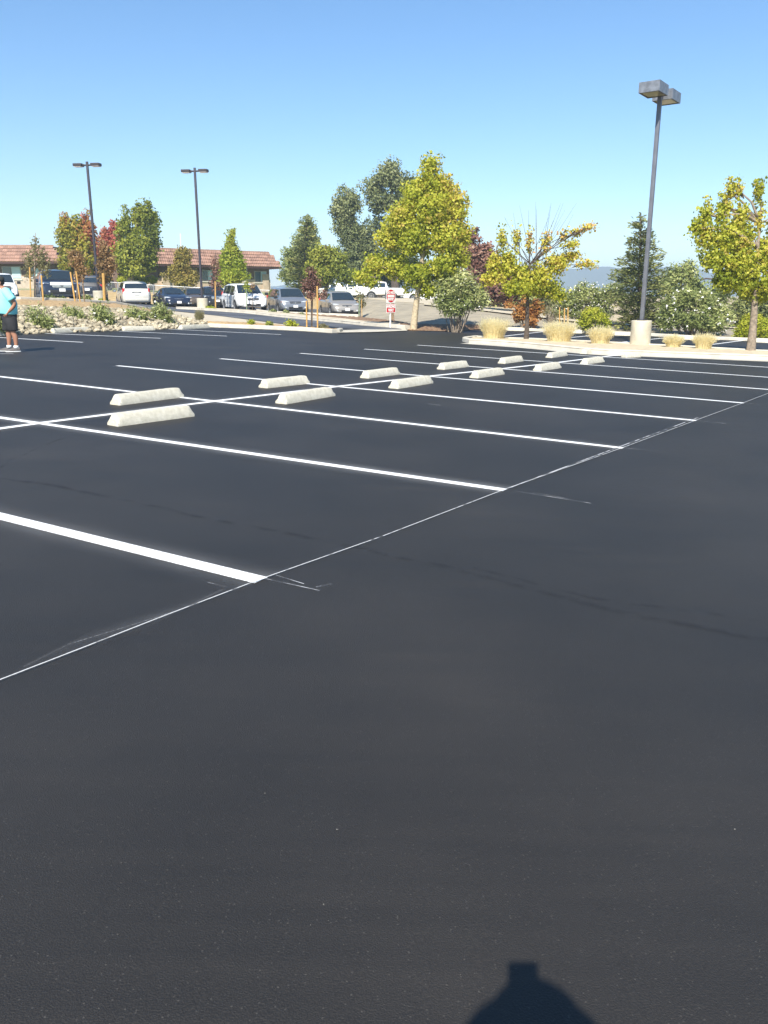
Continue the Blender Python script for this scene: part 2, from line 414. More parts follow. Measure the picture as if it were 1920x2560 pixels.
band('far_field', [(-500, 716, 100), (52, 717, 100), (300, 719, 100), (480, 722, 100), (670, 727, 100), (896, 742, 100), (1172, 744, 100), (1600, 747, 100), (2600, 750, 100)],
     [(-700, 740, 1700), (900, 741, 1700), (2600, 741, 1700)], M['field'], cols=60, rows=30)
# pale footpath along the crest of the gravel bank
band('footpath', [(1060, 765.5, 53), (1107, 771, 51), (1172, 776.5, 49), (1291, 790.5, 46.3), (1444, 809, 43.8), (1600, 819, 44), (1900, 826, 44)],
     [(1060, 762, 55), (1107, 767, 53), (1172, 771, 51), (1291, 785, 48), (1444, 804, 45.5), (1600, 814, 46), (1900, 821, 46)], M['walk'], cols=60, rows=2, lift=0.10)
band('footpath', [(880, 751, 66), (980, 755, 61), (1107, 765, 54.5)], [(880, 745, 75), (980, 747, 75), (1107, 749, 75)], M['walk'], cols=20, rows=2, lift=0.06)
# low walls / kerbs behind the second lot
kerb('kerb', [(1262, 825), (1450, 832), (1574, 837), (1764, 848), (1920, 854), (2400, 872)], M['concrete'], w=0.2, h=0.13)

# distant ridge
def ridge():
    s = MB(); n = 160; rows = 8; Y = 1500
    prof = [(-1500, 735), (200, 728), (900, 705), (1200, 690), (1400, 675), (1500, 669), (1600, 664), (1700, 668), (1800, 684), (1900, 690), (2300, 672), (3200, 668)]
    xs = [p[0] for p in prof]; ys = [p[1] for p in prof]
    for j in range(rows + 1):
        t = j / rows
        for k in range(n):
            px = -1500 + 4700 * k / (n - 1)
            top = at(px, float(np.interp(px, xs, ys)) + 2.5 * math.sin(px * 0.021) + 1.6 * math.sin(px * 0.057 + 1), Y)
            hgt = top.z + 20
            s.v.append((top.x * (1 - 0.18 * (1 - t)), Y - 300 * (1 - t) + 22 * math.sin(k * 1.7 + j), -20 + hgt * math.sin(t * math.pi / 2) ** 1.2 + (random.random() - .5) * 3 * (0 < t < 1)))
    for j in range(rows):
        for k in range(n - 1):
            s.face((j * n + k, j * n + k + 1, (j + 1) * n + k + 1, (j + 1) * n + k))
    # back slope
    b = len(s.v)
    for k in range(n):
        v = s.v[rows * n + k]; s.v.append((v[0] * 1.1, v[1] + 260, -20))
    for k in range(n - 1): s.face((rows * n + k, rows * n + k + 1, b + k + 1, b + k))
    s.build('hills', M['hill'], smooth=True)['kind'] = 'structure'
ridge()

# ------------------------------------------------------------------ painted lines of the lot
M['line'] = paint_mat('line_paint', 0.172, mist=0.10, wscale=3, power=2.6)
M['line_bold'] = paint_mat('line_paint_bold', 0.20, mist=0.06, wscale=3, power=2.6)
M['chalk'] = paint_mat('chalk_line', 0.045, col=(0.55, 0.55, 0.54), mist=0.02, wear=0.36, power=4)
M['chalk_mist'] = paint_mat('chalk_mist', 0.0, col=(0.6, 0.6, 0.6), mist=0.035, power=1.6, wscale=9)
M['scratch'] = paint_mat('scratch', 0.10, col=(0.6, 0.6, 0.6), mist=0.05, wear=0.5, wscale=6, power=3)
def crack_mat():
    m, nt, N, L, b = nodemat('crack')
    b.inputs['Base Color'].default_value = (0.012, 0.012, 0.014, 1); b.inputs['Roughness'].default_value = 0.8
    uv = N.new('ShaderNodeUVMap'); uv.uv_map = 'UVMap'; sx = N.new('ShaderNodeSeparateXYZ'); L.new(uv.outputs[0], sx.inputs[0])
    ab = N.new('ShaderNodeMath'); ab.operation = 'ABSOLUTE'; L.new(sx.outputs[0], ab.inputs[0])
    tc = N.new('ShaderNodeTexCoord'); n = N.new('ShaderNodeTexNoise'); n.inputs['Scale'].default_value = 7; n.inputs['Detail'].default_value = 9; L.new(tc.outputs['Object'], n.inputs[0])
    a = N.new('ShaderNodeMapRange'); a.inputs[1].default_value = 1; a.inputs[2].default_value = 0; L.new(ab.outputs[0], a.inputs[0])
    g = N.new('ShaderNodeMapRange'); g.inputs[1].default_value = 0.42; g.inputs[2].default_value = 0.66; g.inputs[4].default_value = 0.32; L.new(n.outputs['Fac'], g.inputs[0])
    k = N.new('ShaderNodeMath'); k.operation = 'MULTIPLY'; L.new(a.outputs[0], k.inputs[0]); L.new(g.outputs[0], k.inputs[1]); L.new(k.outputs[0], b.inputs['Alpha'])
    return m
M['crack'] = crack_mat()
LW = 0.56     # sheet width; a quarter of it is solid paint
def stall_line(a, b, m='line', w=LW, lift=0.004): return strip('stall_line', a, b, w, M[m], lift, lot, seg=1)
# k-th line: far end pixel, near end pixel
ends = {0: ((-330, 1210), (653, 1452)), 1: ((-150, 1023), (1263, 1226)), 2: ((-60, 935), (1558, 1121)), 3: ((293, 914.5), (1741, 1052)), 4: ((551, 897), (1860, 1008))}
for k, (fa, ne) in ends.items():
    stall_line(G(*fa), G(*ne), 'line_bold' if k < 1 else 'line')
for fa, mid in (((750, 883.5), (1920, 974)), ((911, 873), (1920, 943.5)), ((1043, 863), (1920, 918.5))):
    a, b = G(*fa), G(*mid); stall_line(a, a + (b - a).normalized() * 11.35)
cl = [G(-260, 1109), G(119, 1056.5), G(570, 1000), G(862, 965), G(1081, 940.5), G(1264, 921.5), G(1388, 907.5), G(1553, 887)]
for i in range(len(cl) - 1):
    strip('centre_line', cl[i], cl[i + 1], LW, M['line'], 0.008, lot)
for a, b in (((-140, 836), (207, 856)), ((101, 833), (402, 846)), ((298, 828), (567, 840.5)), ((423, 823), (703, 836.5))):
    stall_line(G(*a), G(*b))
strip('stall_line', G(-260, 886), G(34, 884.5), LW, M['line'], 0.004, lot, w1=.2)
strip('paint_drip', G(132, 897), G(152, 896), 0.10, M['scratch'], 0.004, lot)
# second lot beyond the island
for a, b in (((1273, 839), (1352, 830)), ((1447, 842), (1520, 835)), ((1560, 855), (1692, 842)), ((1790, 860), (1867, 850))):
    va, vb = G(*a), G(*b); dd = (vb - va).normalized(); stall_line(va - dd * 1.2, vb + dd * 0.6)
# string line snapped along the stall ends, with chalk dust and run-over scratches
ck = [G(-120, 1752), G(0, 1706), G(200, 1628), G(400, 1549), G(653, 1452), G(960, 1343), G(1263, 1226), G(1558, 1121), G(1741, 1052), G(1860, 1008), G(1925, 983)]
for i in range(len(ck) - 1):
    strip('string_line', ck[i], ck[i + 1], 0.16, M['chalk'], 0.012, lot)
strip('string_line', G(1240, 1236), G(1745, 1046), 0.10, M['scratch'], 0.014, lot)
strip('chalk_dust', G(300, 1580), G(560, 1479), 0.20, M['chalk_mist'], 0.016, lot, w1=.04)
strip('chalk_dust', G(300, 1580), G(60, 1676), 0.20, M['chalk_mist'], 0.0165, lot, w1=.04)
for a, b, w in (((664, 1449), (800, 1479), .05), ((1268, 1226), (1478, 1260), .07), ((1560, 1121), (1648, 1129), .05), ((1741, 1052), (1815, 1060), .05), ((1860, 1008), (1915, 1013), .05),
                ((540, 1418), (610, 1440), .05), ((520, 1458), (565, 1470), .05), ((690, 1440), (760, 1462), .04), ((1330, 1232), (1430, 1250), .05), ((790, 1470), (830, 1462), .06),
                ((1070, 1010), (1100, 1014), .05)):
    strip('scratch_mark', G(*a), G(*b), w, M['scratch'], 0.006, lot)
random.seed(3)
def crackline(pts, w, name='crack'):
    P = [G(*p) for p in pts]
    for a, b in zip(P, P[1:]): strip(name, a, b, w, M['crack'], 0.003, lot, wob=0.03, seg=max(2, int((b - a).length / 0.25)))
crackline([(-60, 1188), (140, 1215), (330, 1256), (620, 1316), (900, 1370), (1200, 1440), (1540, 1530), (1960, 1610)], 0.09)
crackline([(-30, 1192), (20, 1152), (55, 1140), (140, 1102), (210, 1082)], 0.05)
crackline([(1180, 1420), (1500, 1500), (1960, 1560)], 0.06)
# paint specks and bits of grit dropped on the new surface
s = MB()
for k in range(140):
    px, py = random.uniform(-50, 1970), 940 + 1640 * random.random() ** 1.3
    p = G(px, py); r = random.uniform(0.0005, 0.0013) * (2.2 if random.random() < .08 else 1) * (1 + p.y / 14)
    z = lotz(p.x); h = r * 0.9
    a0 = random.random() * 6; q = [(p.x + r * math.cos(a0 + i * 2.1) * random.uniform(.6, 1.2), p.y + r * math.sin(a0 + i * 2.1) * random.uniform(.6, 1.2), z + 0.002) for i in range(3)]
    s.add(q + [(p.x, p.y, z + h + .002)], [(0, 1, 3), (1, 2, 3), (2, 0, 3)])
M['speck'] = mat('speck', (0.20, 0.19, 0.17), 0.8)
s.build('grit', M['speck'], lot)['kind'] = 'stuff'

# ------------------------------------------------------------------ wheel stops
def stop_mesh(seed, L=1.24):
    random.seed(seed); rings = []
    n = 18
    for i in range(n + 1):
        t = i / n; t = 0.5 - 0.5 * math.copysign(abs(1 - 2 * t) ** .55, 1 - 2 * t); x = -L / 2 + L * t
        ch = 1.0
        if i == 0 or i == n: ch = 0.0
        e = min(t, 1 - t) * L
        hgt = 0.135 if e > 0.045 else 0.075 + 0.06 * (e / 0.045)
        hw, tw = 0.095, 0.055
        j = lambda a=0.003: random.uniform(-a, a)
        rings.append([(x + j(.001), -hw + j(), -0.02), (x, -hw + j(), 0.03 + j()), (x, -tw + j(), hgt - 0.012 + j()), (x, -tw + 0.014, hgt + j(.002)), (x, tw - 0.014, hgt + j(.002)), (x, tw + j(), hgt - 0.012), (x, hw + j(), 0.03 + j()), (x, hw, -0.02)])
    s = MB(); s.rings(rings)
    return s.mesh('wheel_stop', M['stopcrete'], smooth=True, angle=32)
stopms = [stop_mesh(40 + i) for i in range(4)]
STG_C = 'concrete wheel stops along the centre line'
def place_stop(pa, pb, label, group, idx, sc=1.0, back=0.10):
    """pa,pb pixels of the near foot's ends"""
    a, b = G(*pa), G(*pb); d = (b - a); L = d.length; d.normalize()
    nrm = Vector((-d.y, d.x, 0)); nrm = nrm if nrm.y > 0 else -nrm
    c = (a + b) / 2 + nrm * back
    o = bpy.data.objects.new('wheel_stop', stopms[idx % 4]); COL.objects.link(o)
    o.location = (c.x, c.y, lotz(c.x)); o.rotation_euler = (0, math.atan(-SX) * -d.x * -1, math.atan2(d.y, d.x)); o.scale = (sc * L / 1.24, sc, sc)
    tag(o, label, 'wheel stop', group)
near = [((296, 1067), (487, 1041)), ((717, 1011), (839, 990)), ((996, 972.5), (1084, 958)), ((1196, 946), (1262, 936)), ((1353, 928), (1404, 920)), ((1469, 911), (1512, 905)), ((1567, 894.5), (1603, 893))]
nl = ['largest pale concrete wheel stop, in front of the centre line in the first near stall', 'second wheel stop from the left on the near side of the white centre line',
      'third wheel stop from the left on the near side of the centre line', 'fourth wheel stop from the left on the near side of the centre line', 'fifth wheel stop from the left on the near side of the centre line',
      'sixth small wheel stop on the near side of the centre line', 'last tiny wheel stop at the island end, near side of the centre line']
for i, ((a, b), l) in enumerate(zip(near, nl)): place_stop(a, b, l, STG_C, i)
farr = [((301, 1014), (461, 993)), ((669, 971), (775, 959)), ((922, 946.5), (1001, 936)), ((1112, 924.5), (1173, 917)), ((1263, 909.5), (1310, 903)), ((1381, 895), (1420, 889)), ((1466, 885.5), (1502, 880))]
fl = ['leftmost wheel stop on the far side of the centre line, behind the largest one', 'second wheel stop from the left on the far side of the centre line',
      'third wheel stop from the left on the far side of the centre line', 'fourth wheel stop from the left on the far side of the centre line', 'fifth wheel stop from the left on the far side of the centre line',
      'sixth small wheel stop on the far side of the centre line', 'last tiny wheel stop on the far side, close to the planted island']
for i, ((a, b), l) in enumerate(zip(farr, fl)): place_stop(a, b, l, STG_C, i + 2)
for i, (a, b, l) in enumerate([((-60, 842), (8, 839), 'wheel stop at the rock bank, cut by the left edge behind the man'), ((142, 832.5), (221, 829), 'white wheel stop at the foot of the rock bank, left of the second bush'),
        ((315, 827), (383, 825.5), 'white wheel stop at the foot of the rock bank below the last bushes'), ((460, 823), (520, 820), 'white wheel stop at the end of the rock bank beside the dry tuft')]):
    place_stop(a, b, l, 'wheel stops along the rock bank', i, 1.15)
for i, (a, b, l) in enumerate([((1271, 826), (1304, 827), 'white wheel stop of the second lot in front of the orange shrub'), ((1418, 832), (1450, 833), 'white wheel stop of the second lot left of the round bush'),
        ((1537, 838), (1574, 839), 'white wheel stop of the second lot left of the lamp base'), ((1697, 848), (1764, 850), 'white wheel stop in front of the white flowering shrub'), ((1885, 855), (1945, 858), 'white wheel stop right of the leaning tree trunk')]):
    place_stop(a, b, l, 'wheel stops of the second lot', i + 1, 1.2, back=-0.1)

# ------------------------------------------------------------------ planted island on the right
NE = [G(*p) for p in [(1172, 858), (1300, 866), (1480, 883.5), (1602, 889), (1750, 894.5), (1920, 901), (2300, 915)]]
FE = [G(*p) for p in [(1185, 848.5), (1273, 853), (1360, 856), (1534, 864.5), (1623, 869.5), (1711, 874), (1862, 883), (1920, 886), (2300, 899)]]
def smooth_line(P, m=6):
    out = []
    for i in range(len(P) - 1):
        p0, p1, p2, p3 = P[max(i - 1, 0)], P[i], P[i + 1], P[min(i + 2, len(P) - 1)]
        for k in range(m):
            t = k / m
            out.append(0.5 * ((2 * p1) + (p2 - p0) * t + (2 * p0 - 5 * p1 + 4 * p2 - p3) * t * t + (3 * p1 - p0 - 3 * p2 + p3) * t ** 3))
    out.append(P[-1]); return out
NEs, FEs = smooth_line(NE), smooth_line(FE)
kerb('kerb', None, M['concrete'], pts=NEs, w=0.18, h=0.15, side=1)
kerb('kerb', None, M['concrete'], pts=FEs[::-1], w=0.18, h=0.15, side=1)
tipp = [FEs[0], FEs[0].lerp(NEs[0], .5) + Vector((-.35, 0, 0)), NEs[0]]
kerb('kerb', None, M['concrete'], pts=smooth_line(tipp, 5), w=0.18, h=0.15, side=1)
def loft_lines(name, A, B, m, rows=4, lift=0.1, bumpy=0.0, parent=None):
    n = 90
    def rs(P):
        cum = [0]
        for a, b in zip(P, P[1:]): cum.append(cum[-1] + (b - a).length)
        out = []
        for k in range(n):
            q = cum[-1] * k / (n - 1); j = max(i for i in range(len(P) - 1) if cum[i] <= q + 1e-9)
            out.append(P[j].lerp(P[j + 1], (q - cum[j]) / max(1e-9, cum[j + 1] - cum[j])))
        return out
    a, b = rs(A), rs(B); s = MB()
    for i in range(rows + 1):
        for k in range(n):
            p = a[k].lerp(b[k], i / rows); s.v.append((p.x, p.y, p.z + lift + (random.random() - .5) * bumpy * (0 < i < rows)))
    for i in range(rows):
        for k in range(n - 1): s.face((i * n + k, i * n + k + 1, (i + 1) * n + k + 1, (i + 1) * n + k))
    o = s.build(name, m, parent, smooth=True); o['kind'] = 'structure'; return o
loft_lines('island_bed', NEs, FEs, M['sand'], rows=8, lift=0.115, bumpy=0.05)
gut = [p + Vector((0, 0, 0)) for p in smooth_line([G(1149, 859), G(1300, 870), G(1480, 887), G(1602, 892), G(1750, 897.5), G(1920, 904.5), G(2300, 919)])]
loft_lines('gutter_pan', gut, NEs, M['concrete'], rows=1, lift=0.006)

# ------------------------------------------------------------------ lamp posts
def cyl(s, c, r, z0, z1, n=32, r1=None, bevel=0.0):
    prof = [(r, z0), (r1 or r, z1 - bevel)] + ([((r1 or r) - bevel, z1)] if bevel else [])
    rings = [[(c[0] + q * math.cos(2 * math.pi * k / n), c[1] + q * math.sin(2 * math.pi * k / n), z) for k in range(n)] for q, z in prof]
    s.rings(rings)
M['base_crete'] = mat('lamp_base_concrete', (0.52, 0.47, 0.36), 0.85, var=0.16, scale=2.2, bump=0.3, bscale=60, detail=9)
def lamp_big():
    b = G(1599, 868.5); b.z = lotz(b.x) + 0.08
    rz = math.atan2(0.81, 0.588)
    t = empty('lamp_post', b, rz)
    tag(t, 'tall lamp post with two shoebox heads on a round concrete base in the right island', 'lamp post')
    s = MB(); cyl(s, (0, 0), 0.345, -0.15, 0.84, 40, bevel=0.02); s.build('base', M['base_crete'], t, smooth=True, angle=40)
    Hh = at(1652, 243, b.y).z - b.z
    s = MB(); s.bevbox((0, 0, 0.85), (0.27, 0.27, 0.03), 0.005)
    for sx in (-1, 1):
        for sy in (-1, 1): s.tube([(sx * .11, sy * .11, .85), (sx * .11, sy * .11, .92)], 0.012, 6)
    s.build('anchor_plate', M['pole_dark'], t)
    s = MB(); s.bevbox((0, 0, 0.86 + (Hh - 0.86) / 2 + .1), (0.125, 0.125, Hh - 0.86 + .2), 0.015); s.build('pole', M['pole'], t, smooth=True, angle=30)
    s = MB(); s.bevbox((0, -0.066, 1.35), (0.06, 0.01, 0.12), 0.002); s.build('hand_hole_cover', M['pole_dark'], t)
    for sg in (-1, 1):
        s = MB(); s.bevbox((sg * 0.15, 0, Hh + 0.06), (0.22, 0.08, 0.08), 0.008); s.build('bracket', M['pole_dark'], t)
        hx = sg * 0.66
        s = MB()
        L, W, T = 0.86, 0.64, 0.30; z0 = Hh - 0.04
        r = Matrix()
        # hollow box: four walls and a lid, open below with recessed lens
        for (cx, cy, lx, ly) in ((hx, -W / 2, L, 0.02), (hx, W / 2, L, 0.02), (hx - L / 2, 0, 0.02, W + .02), (hx + L / 2, 0, 0.02, W + .02)):
            s.bevbox((cx, cy, z0 + T / 2), (lx, ly, T), 0.004)
        s.bevbox((hx, 0, z0 + T), (L + .02, W + .02, 0.02), 0.004)
        h = s.build('lamp_head', M['lamp_box'], t)
        s = MB(); s.bevbox((hx, 0, z0 + 0.02), (L - .05, W - .05, 0.02), 0.006); s.build('lens', M['lens'], h)
        s = MB()
        for (cx, cy, lx, ly) in ((hx, -W / 2 + .03, L - .04, 0.03), (hx, W / 2 - .03, L - .04, 0.03), (hx - L / 2 + .03, 0, 0.03, W - .04), (hx + L / 2 - .03, 0, 0.03, W - .04)):
            s.bevbox((cx, cy, z0 + 0.004), (lx, ly, 0.016), 0.003)
        s.build('lens_frame', M['pole_dark'], h)
    return t
lamp_big()
def lamp_far(px, pyb, Y, pxt, pyt, rz, label, blabel_w=0.34):
    b = at(px, pyb, Y); t = empty('lamp_post', b, rz)
    tag(t, label, 'lamp post', 'slim double headed lamp posts of the upper lot')
    s = MB(); cyl(s, (0, 0), 0.34, -0.3, 0.78, 28, bevel=0.02); s.build('base', M['base_crete'], t, smooth=True, angle=40)
    Hh = at(pxt, pyt, Y).z - b.z
    s = MB(); s.bevbox((0, 0, .78 + (Hh - .78) / 2 + .1), (0.12, 0.12, Hh - .58), 0.015); s.build('pole', M['pole_dark'], t, smooth=True, angle=30)
    s = MB(); s.bevbox((0, 0, 0.79), (0.3, 0.3, 0.03), 0.005); s.build('anchor_plate', M['pole_dark'], t)
    for sg in (-1, 1):
        s = MB(); s.tube([(sg * .05, 0, Hh), (sg * .32, 0, Hh + .01)], .05, 8); s.build('bracket', M['lamp_bronze'], t)
        s = MB(); s.bevbox((sg * .56, 0, Hh + .02), (.54, .42, .16), .03); h = s.build('lamp_head', M['lamp_bronze'], t)
        s = MB(); s.bevbox((sg * .56, 0, Hh - .075), (.46, .36, .03), .005); s.build('lens', M['lens_white'], h)
lamp_far(249, 759, 52, 226, 413, R(-8), 'left slim dark lamp post rising from the mulch bank before the autumn trees')
lamp_far(507, 777, 53, 490, 428, R(-10), 'dark lamp post beside the driveway in front of the long tiled building')

# ------------------------------------------------------------------ sign
def text_mesh(txt, size, loc, rotm, m, parent, name, sx=1.0, bold=0.012):
    cu = bpy.data.curves.new(name, 'FONT'); cu.body = txt; cu.size = size; cu.align_x = 'CENTER'; cu.align_y = 'CENTER'; cu.extrude = 0.001; cu.offset = bold
    tmp = bpy.data.objects.new(name + '_tmp', cu); COL.objects.link(tmp)
    dg = bpy.context.evaluated_depsgraph_get(); dg.update()
    me = bpy.data.meshes.new_from_object(tmp.evaluated_get(dg)); bpy.data.objects.remove(tmp)
    me.transform(Matrix.Translation(loc) @ rotm @ Matrix.Diagonal((sx, 1, 1, 1)))
    me.materials.clear(); me.materials.append(m); me.name = name
    return link(name, me, parent)
def road_sign():
    b = at(977, 816.5, 38.2)
    t = empty('road_sign', b, R(47))     # front faces local -Y
    tag(t, 'DO NOT ENTER disc sign over a red WRONG WAY plate on a white post', 'road sign')
    k = 38.2 * CP * CP / F
    z = lambda py: (816.5 - py) * k
    s = MB(); s.bevbox((0, 0.03, z(722) / 2 - .1), (0.05, 0.05, z(722) + .3), .006); s.build('post', M['white'], t)
    w = 0.62
    zc, hh = (z(722) + z(756.5)) / 2, z(722) - z(756.5)
    s = MB(); s.bevbox((0, -0.005, zc), (w, 0.006, hh), 0.002); p = s.build('do_not_enter_plate', M['white'], t)
    s = MB(); s.rings([[(0.285 * math.cos(a * math.pi / 24), yy, zc + hh * .46 * math.sin(a * math.pi / 24)) for a in range(48)] for yy in (-0.0085, -0.011)]); s.build('red_disc', M['red'], p)
    s = MB(); s.bevbox((0, -0.012, zc), (0.46, 0.003, 0.11), 0.001); s.build('white_bar', M['white'], p)
    rm = Matrix.Rotation(R(90), 4, 'X')
    text_mesh('DO NOT', 0.15, (0, -0.0125, zc + 0.145), rm, M['white'], p, 'lettering', 0.95)
    text_mesh('ENTER', 0.15, (0, -0.0125, zc - 0.145), rm, M['white'], p, 'lettering', 0.95)
    zc, hh = (z(759.5) + z(781.5)) / 2, z(759.5) - z(781.5)
    s = MB(); s.bevbox((0, -0.005, zc), (w, 0.006, hh), 0.002); p = s.build('wrong_way_plate', M['white'], t)
    s = MB(); s.bevbox((0, -0.0095, zc), (w - .05, 0.003, hh - .05), 0.001); s.build('red_field', M['red'], p)
    text_mesh('WRONG', 0.17, (0, -0.0125, zc + 0.085), rm, M['white'], p, 'lettering', 0.92)
    text_mesh('WAY', 0.17, (0, -0.0125, zc - 0.085), rm, M['white'], p, 'lettering', 0.92)
    # its companion on the back side of the post
    s = MB(); s.bevbox((-0.02, 0.065, z(739)), (0.58, 0.006, 0.3), 0.002); s.build('rear_plate', M['galv'], t)
    b2 = at(980, 812, 43)
    s = MB(); s.bevbox((0, 0, 0.5), (0.22, 0.22, 1.3), 0.02)
    o = s.build('wooden_post', M['wood_post'], smooth=False); o.location = b2; tag(o, 'short weathered wooden post standing behind the wrong way sign', 'post')
road_sign()

# ------------------------------------------------------------------ rock bank
def stone_meshes():
    out = []
    for i in range(8):
        random.seed(100 + i)
        bm = bmesh.new(); bmesh.ops.create_icosphere(bm, subdivisions=1, radius=1)
        for v in bm.verts:
            v.co *= random.uniform(.72, 1.12)
            v.co.z *= 0.62
        me = bpy.data.meshes.new('stone'); bm.to_mesh(me); bm.free(); me.materials.append(M['stone'])
        out.append(me)
    return out
def rock_bank():
    root = empty('rock_bank', (0, 0, 0))
    tag(root, 'sloping bank of loose cream riprap stones along the left edge of the lot', 'rock bank')
    sm = stone_meshes(); n = 240
    a, b = resample(E0, n), resample(RT, n)
    random.seed(5); cells = []
    for i in range(40000):
        u = random.random(); t = random.random() ** 0.9
        k = int(u * (n - 2)); f = u * (n - 2) - k
        A = a[k].lerp(a[k + 1], f); B = b[k].lerp(b[k + 1], f)
        p = A.lerp(B, t)
        w = (B - A).length
        if w < 0.5: continue
        # even spread by world area: thin out where columns are narrow
        cells.append((p, t))
    # poisson-like thinning on a grid
    placed = {}; big = []
    for p, t in cells:
        r = random.choice((.045, .055, .065, .075, .09, .11, .14))
        key = (int(p.x / 0.135), int(p.y / 0.135))
        if key in placed: continue
        placed[key] = 1
        big.append((r, p + Vector((0, 0, 0.12 * math.sin(math.pi * t) + r * .2))))
    vis = sorted(big, key=lambda q: -(q[0] / q[1].y if 0 < 960 + F * q[1].x / q[1].y / CP < 620 else 0))
    for r, p in vis[:296]:
        o = bpy.data.objects.new('stone', random.choice(sm)); COL.objects.link(o); o.parent = root
        o.location = p; o.rotation_euler = (random.uniform(-.4, .4), random.uniform(-.4, .4), random.random() * 6.28); o.scale = (r * random.uniform(.9, 1.35), r * random.uniform(.8, 1.1), r * random.uniform(.8, 1.2))
    V, Fc = [], []; off = 0
    vs = [np.array([v.co[:] for v in m.vertices]) for m in sm]; fs = [np.array([p.vertices[:] for p in m.polygons]) for m in sm]
    for r, p in vis[296:]:
        j = random.randrange(8); e = np.array(Euler((random.uniform(-.5, .5), random.uniform(-.5, .5), random.random() * 6.28)).to_matrix())
        q = (vs[j] * np.array([r * random.uniform(.9, 1.3), r, r])) @ e.T + np.array(p)
        V.append(q); Fc.append(fs[j] + off); off += len(q)
    me = bpy.data.meshes.new('small_stones'); me.from_pydata(np.vstack(V).tolist(), [], np.vstack(Fc).tolist()); me.materials.append(M['stone'])
    link('small_stones', me, root)['kind'] = 'stuff'
rock_bank()

# ------------------------------------------------------------------ foliage
def leaf_mesh(name, P, T, size, m, aspect=1.6, up=0.0, seed=0, fold=0.25, sizevar=0.5, dirs=None, nrm=None):
    """P Nx3 leaf positions, T tints; two-triangle-fan leaves (4 verts, folded along the midrib)"""
    g = np.random.default_rng(seed); n = len(P)
    if dirs is None:
        d = g.normal(size=(n, 3)); d[:, 2] = d[:, 2] * (1 - up) + up * np.abs(d[:, 2]) * 1.5 - (0.25 if up == 0 else 0)
    else: d = dirs + g.normal(size=(n, 3)) * 0.25
    d /= np.linalg.norm(d, axis=1)[:, None]
    if nrm is not None:
        q = nrm / (np.linalg.norm(nrm, axis=1)[:, None] + 1e-6) + g.normal(size=(n, 3)) * .42
    else: q = g.normal(size=(n, 3))
    w = np.cross(d, q); w /= np.linalg.norm(w, axis=1)[:, None]
    nn = np.cross(d, w)
    L = size * (1 + sizevar * (g.random(n) * 2 - 1)); L = L[:, None]; W = L / aspect
    a = P - d * L / 2; c = P + d * L / 2
    b = P - w * W / 2 + nn * W * fold; e = P + w * W / 2 + nn * W * fold
    V = np.stack([a, b, c, e], axis=1).reshape(-1, 3)
    me = bpy.data.meshes.new(name)
    me.vertices.add(4 * n); me.vertices.foreach_set('co', V.ravel())
    me.loops.add(6 * n); me.polygons.add(2 * n)
    base = (np.arange(n) * 4)[:, None]
    idx = (base + np.array([[0, 1, 2, 0, 2, 3]])).ravel()
    me.loops.foreach_set('vertex_index', idx)
    me.polygons.foreach_set('loop_start', np.arange(2 * n) * 3)
    me.polygons.foreach_set('loop_total', np.full(2 * n, 3))
    at_ = me.attributes.new('tint', 'FLOAT', 'FACE')
    at_.data.foreach_set('value', np.repeat(np.clip(T, 0, 1), 2).astype(np.float32))
    me.materials.append(m); me.update(calc_edges=True)
    return me

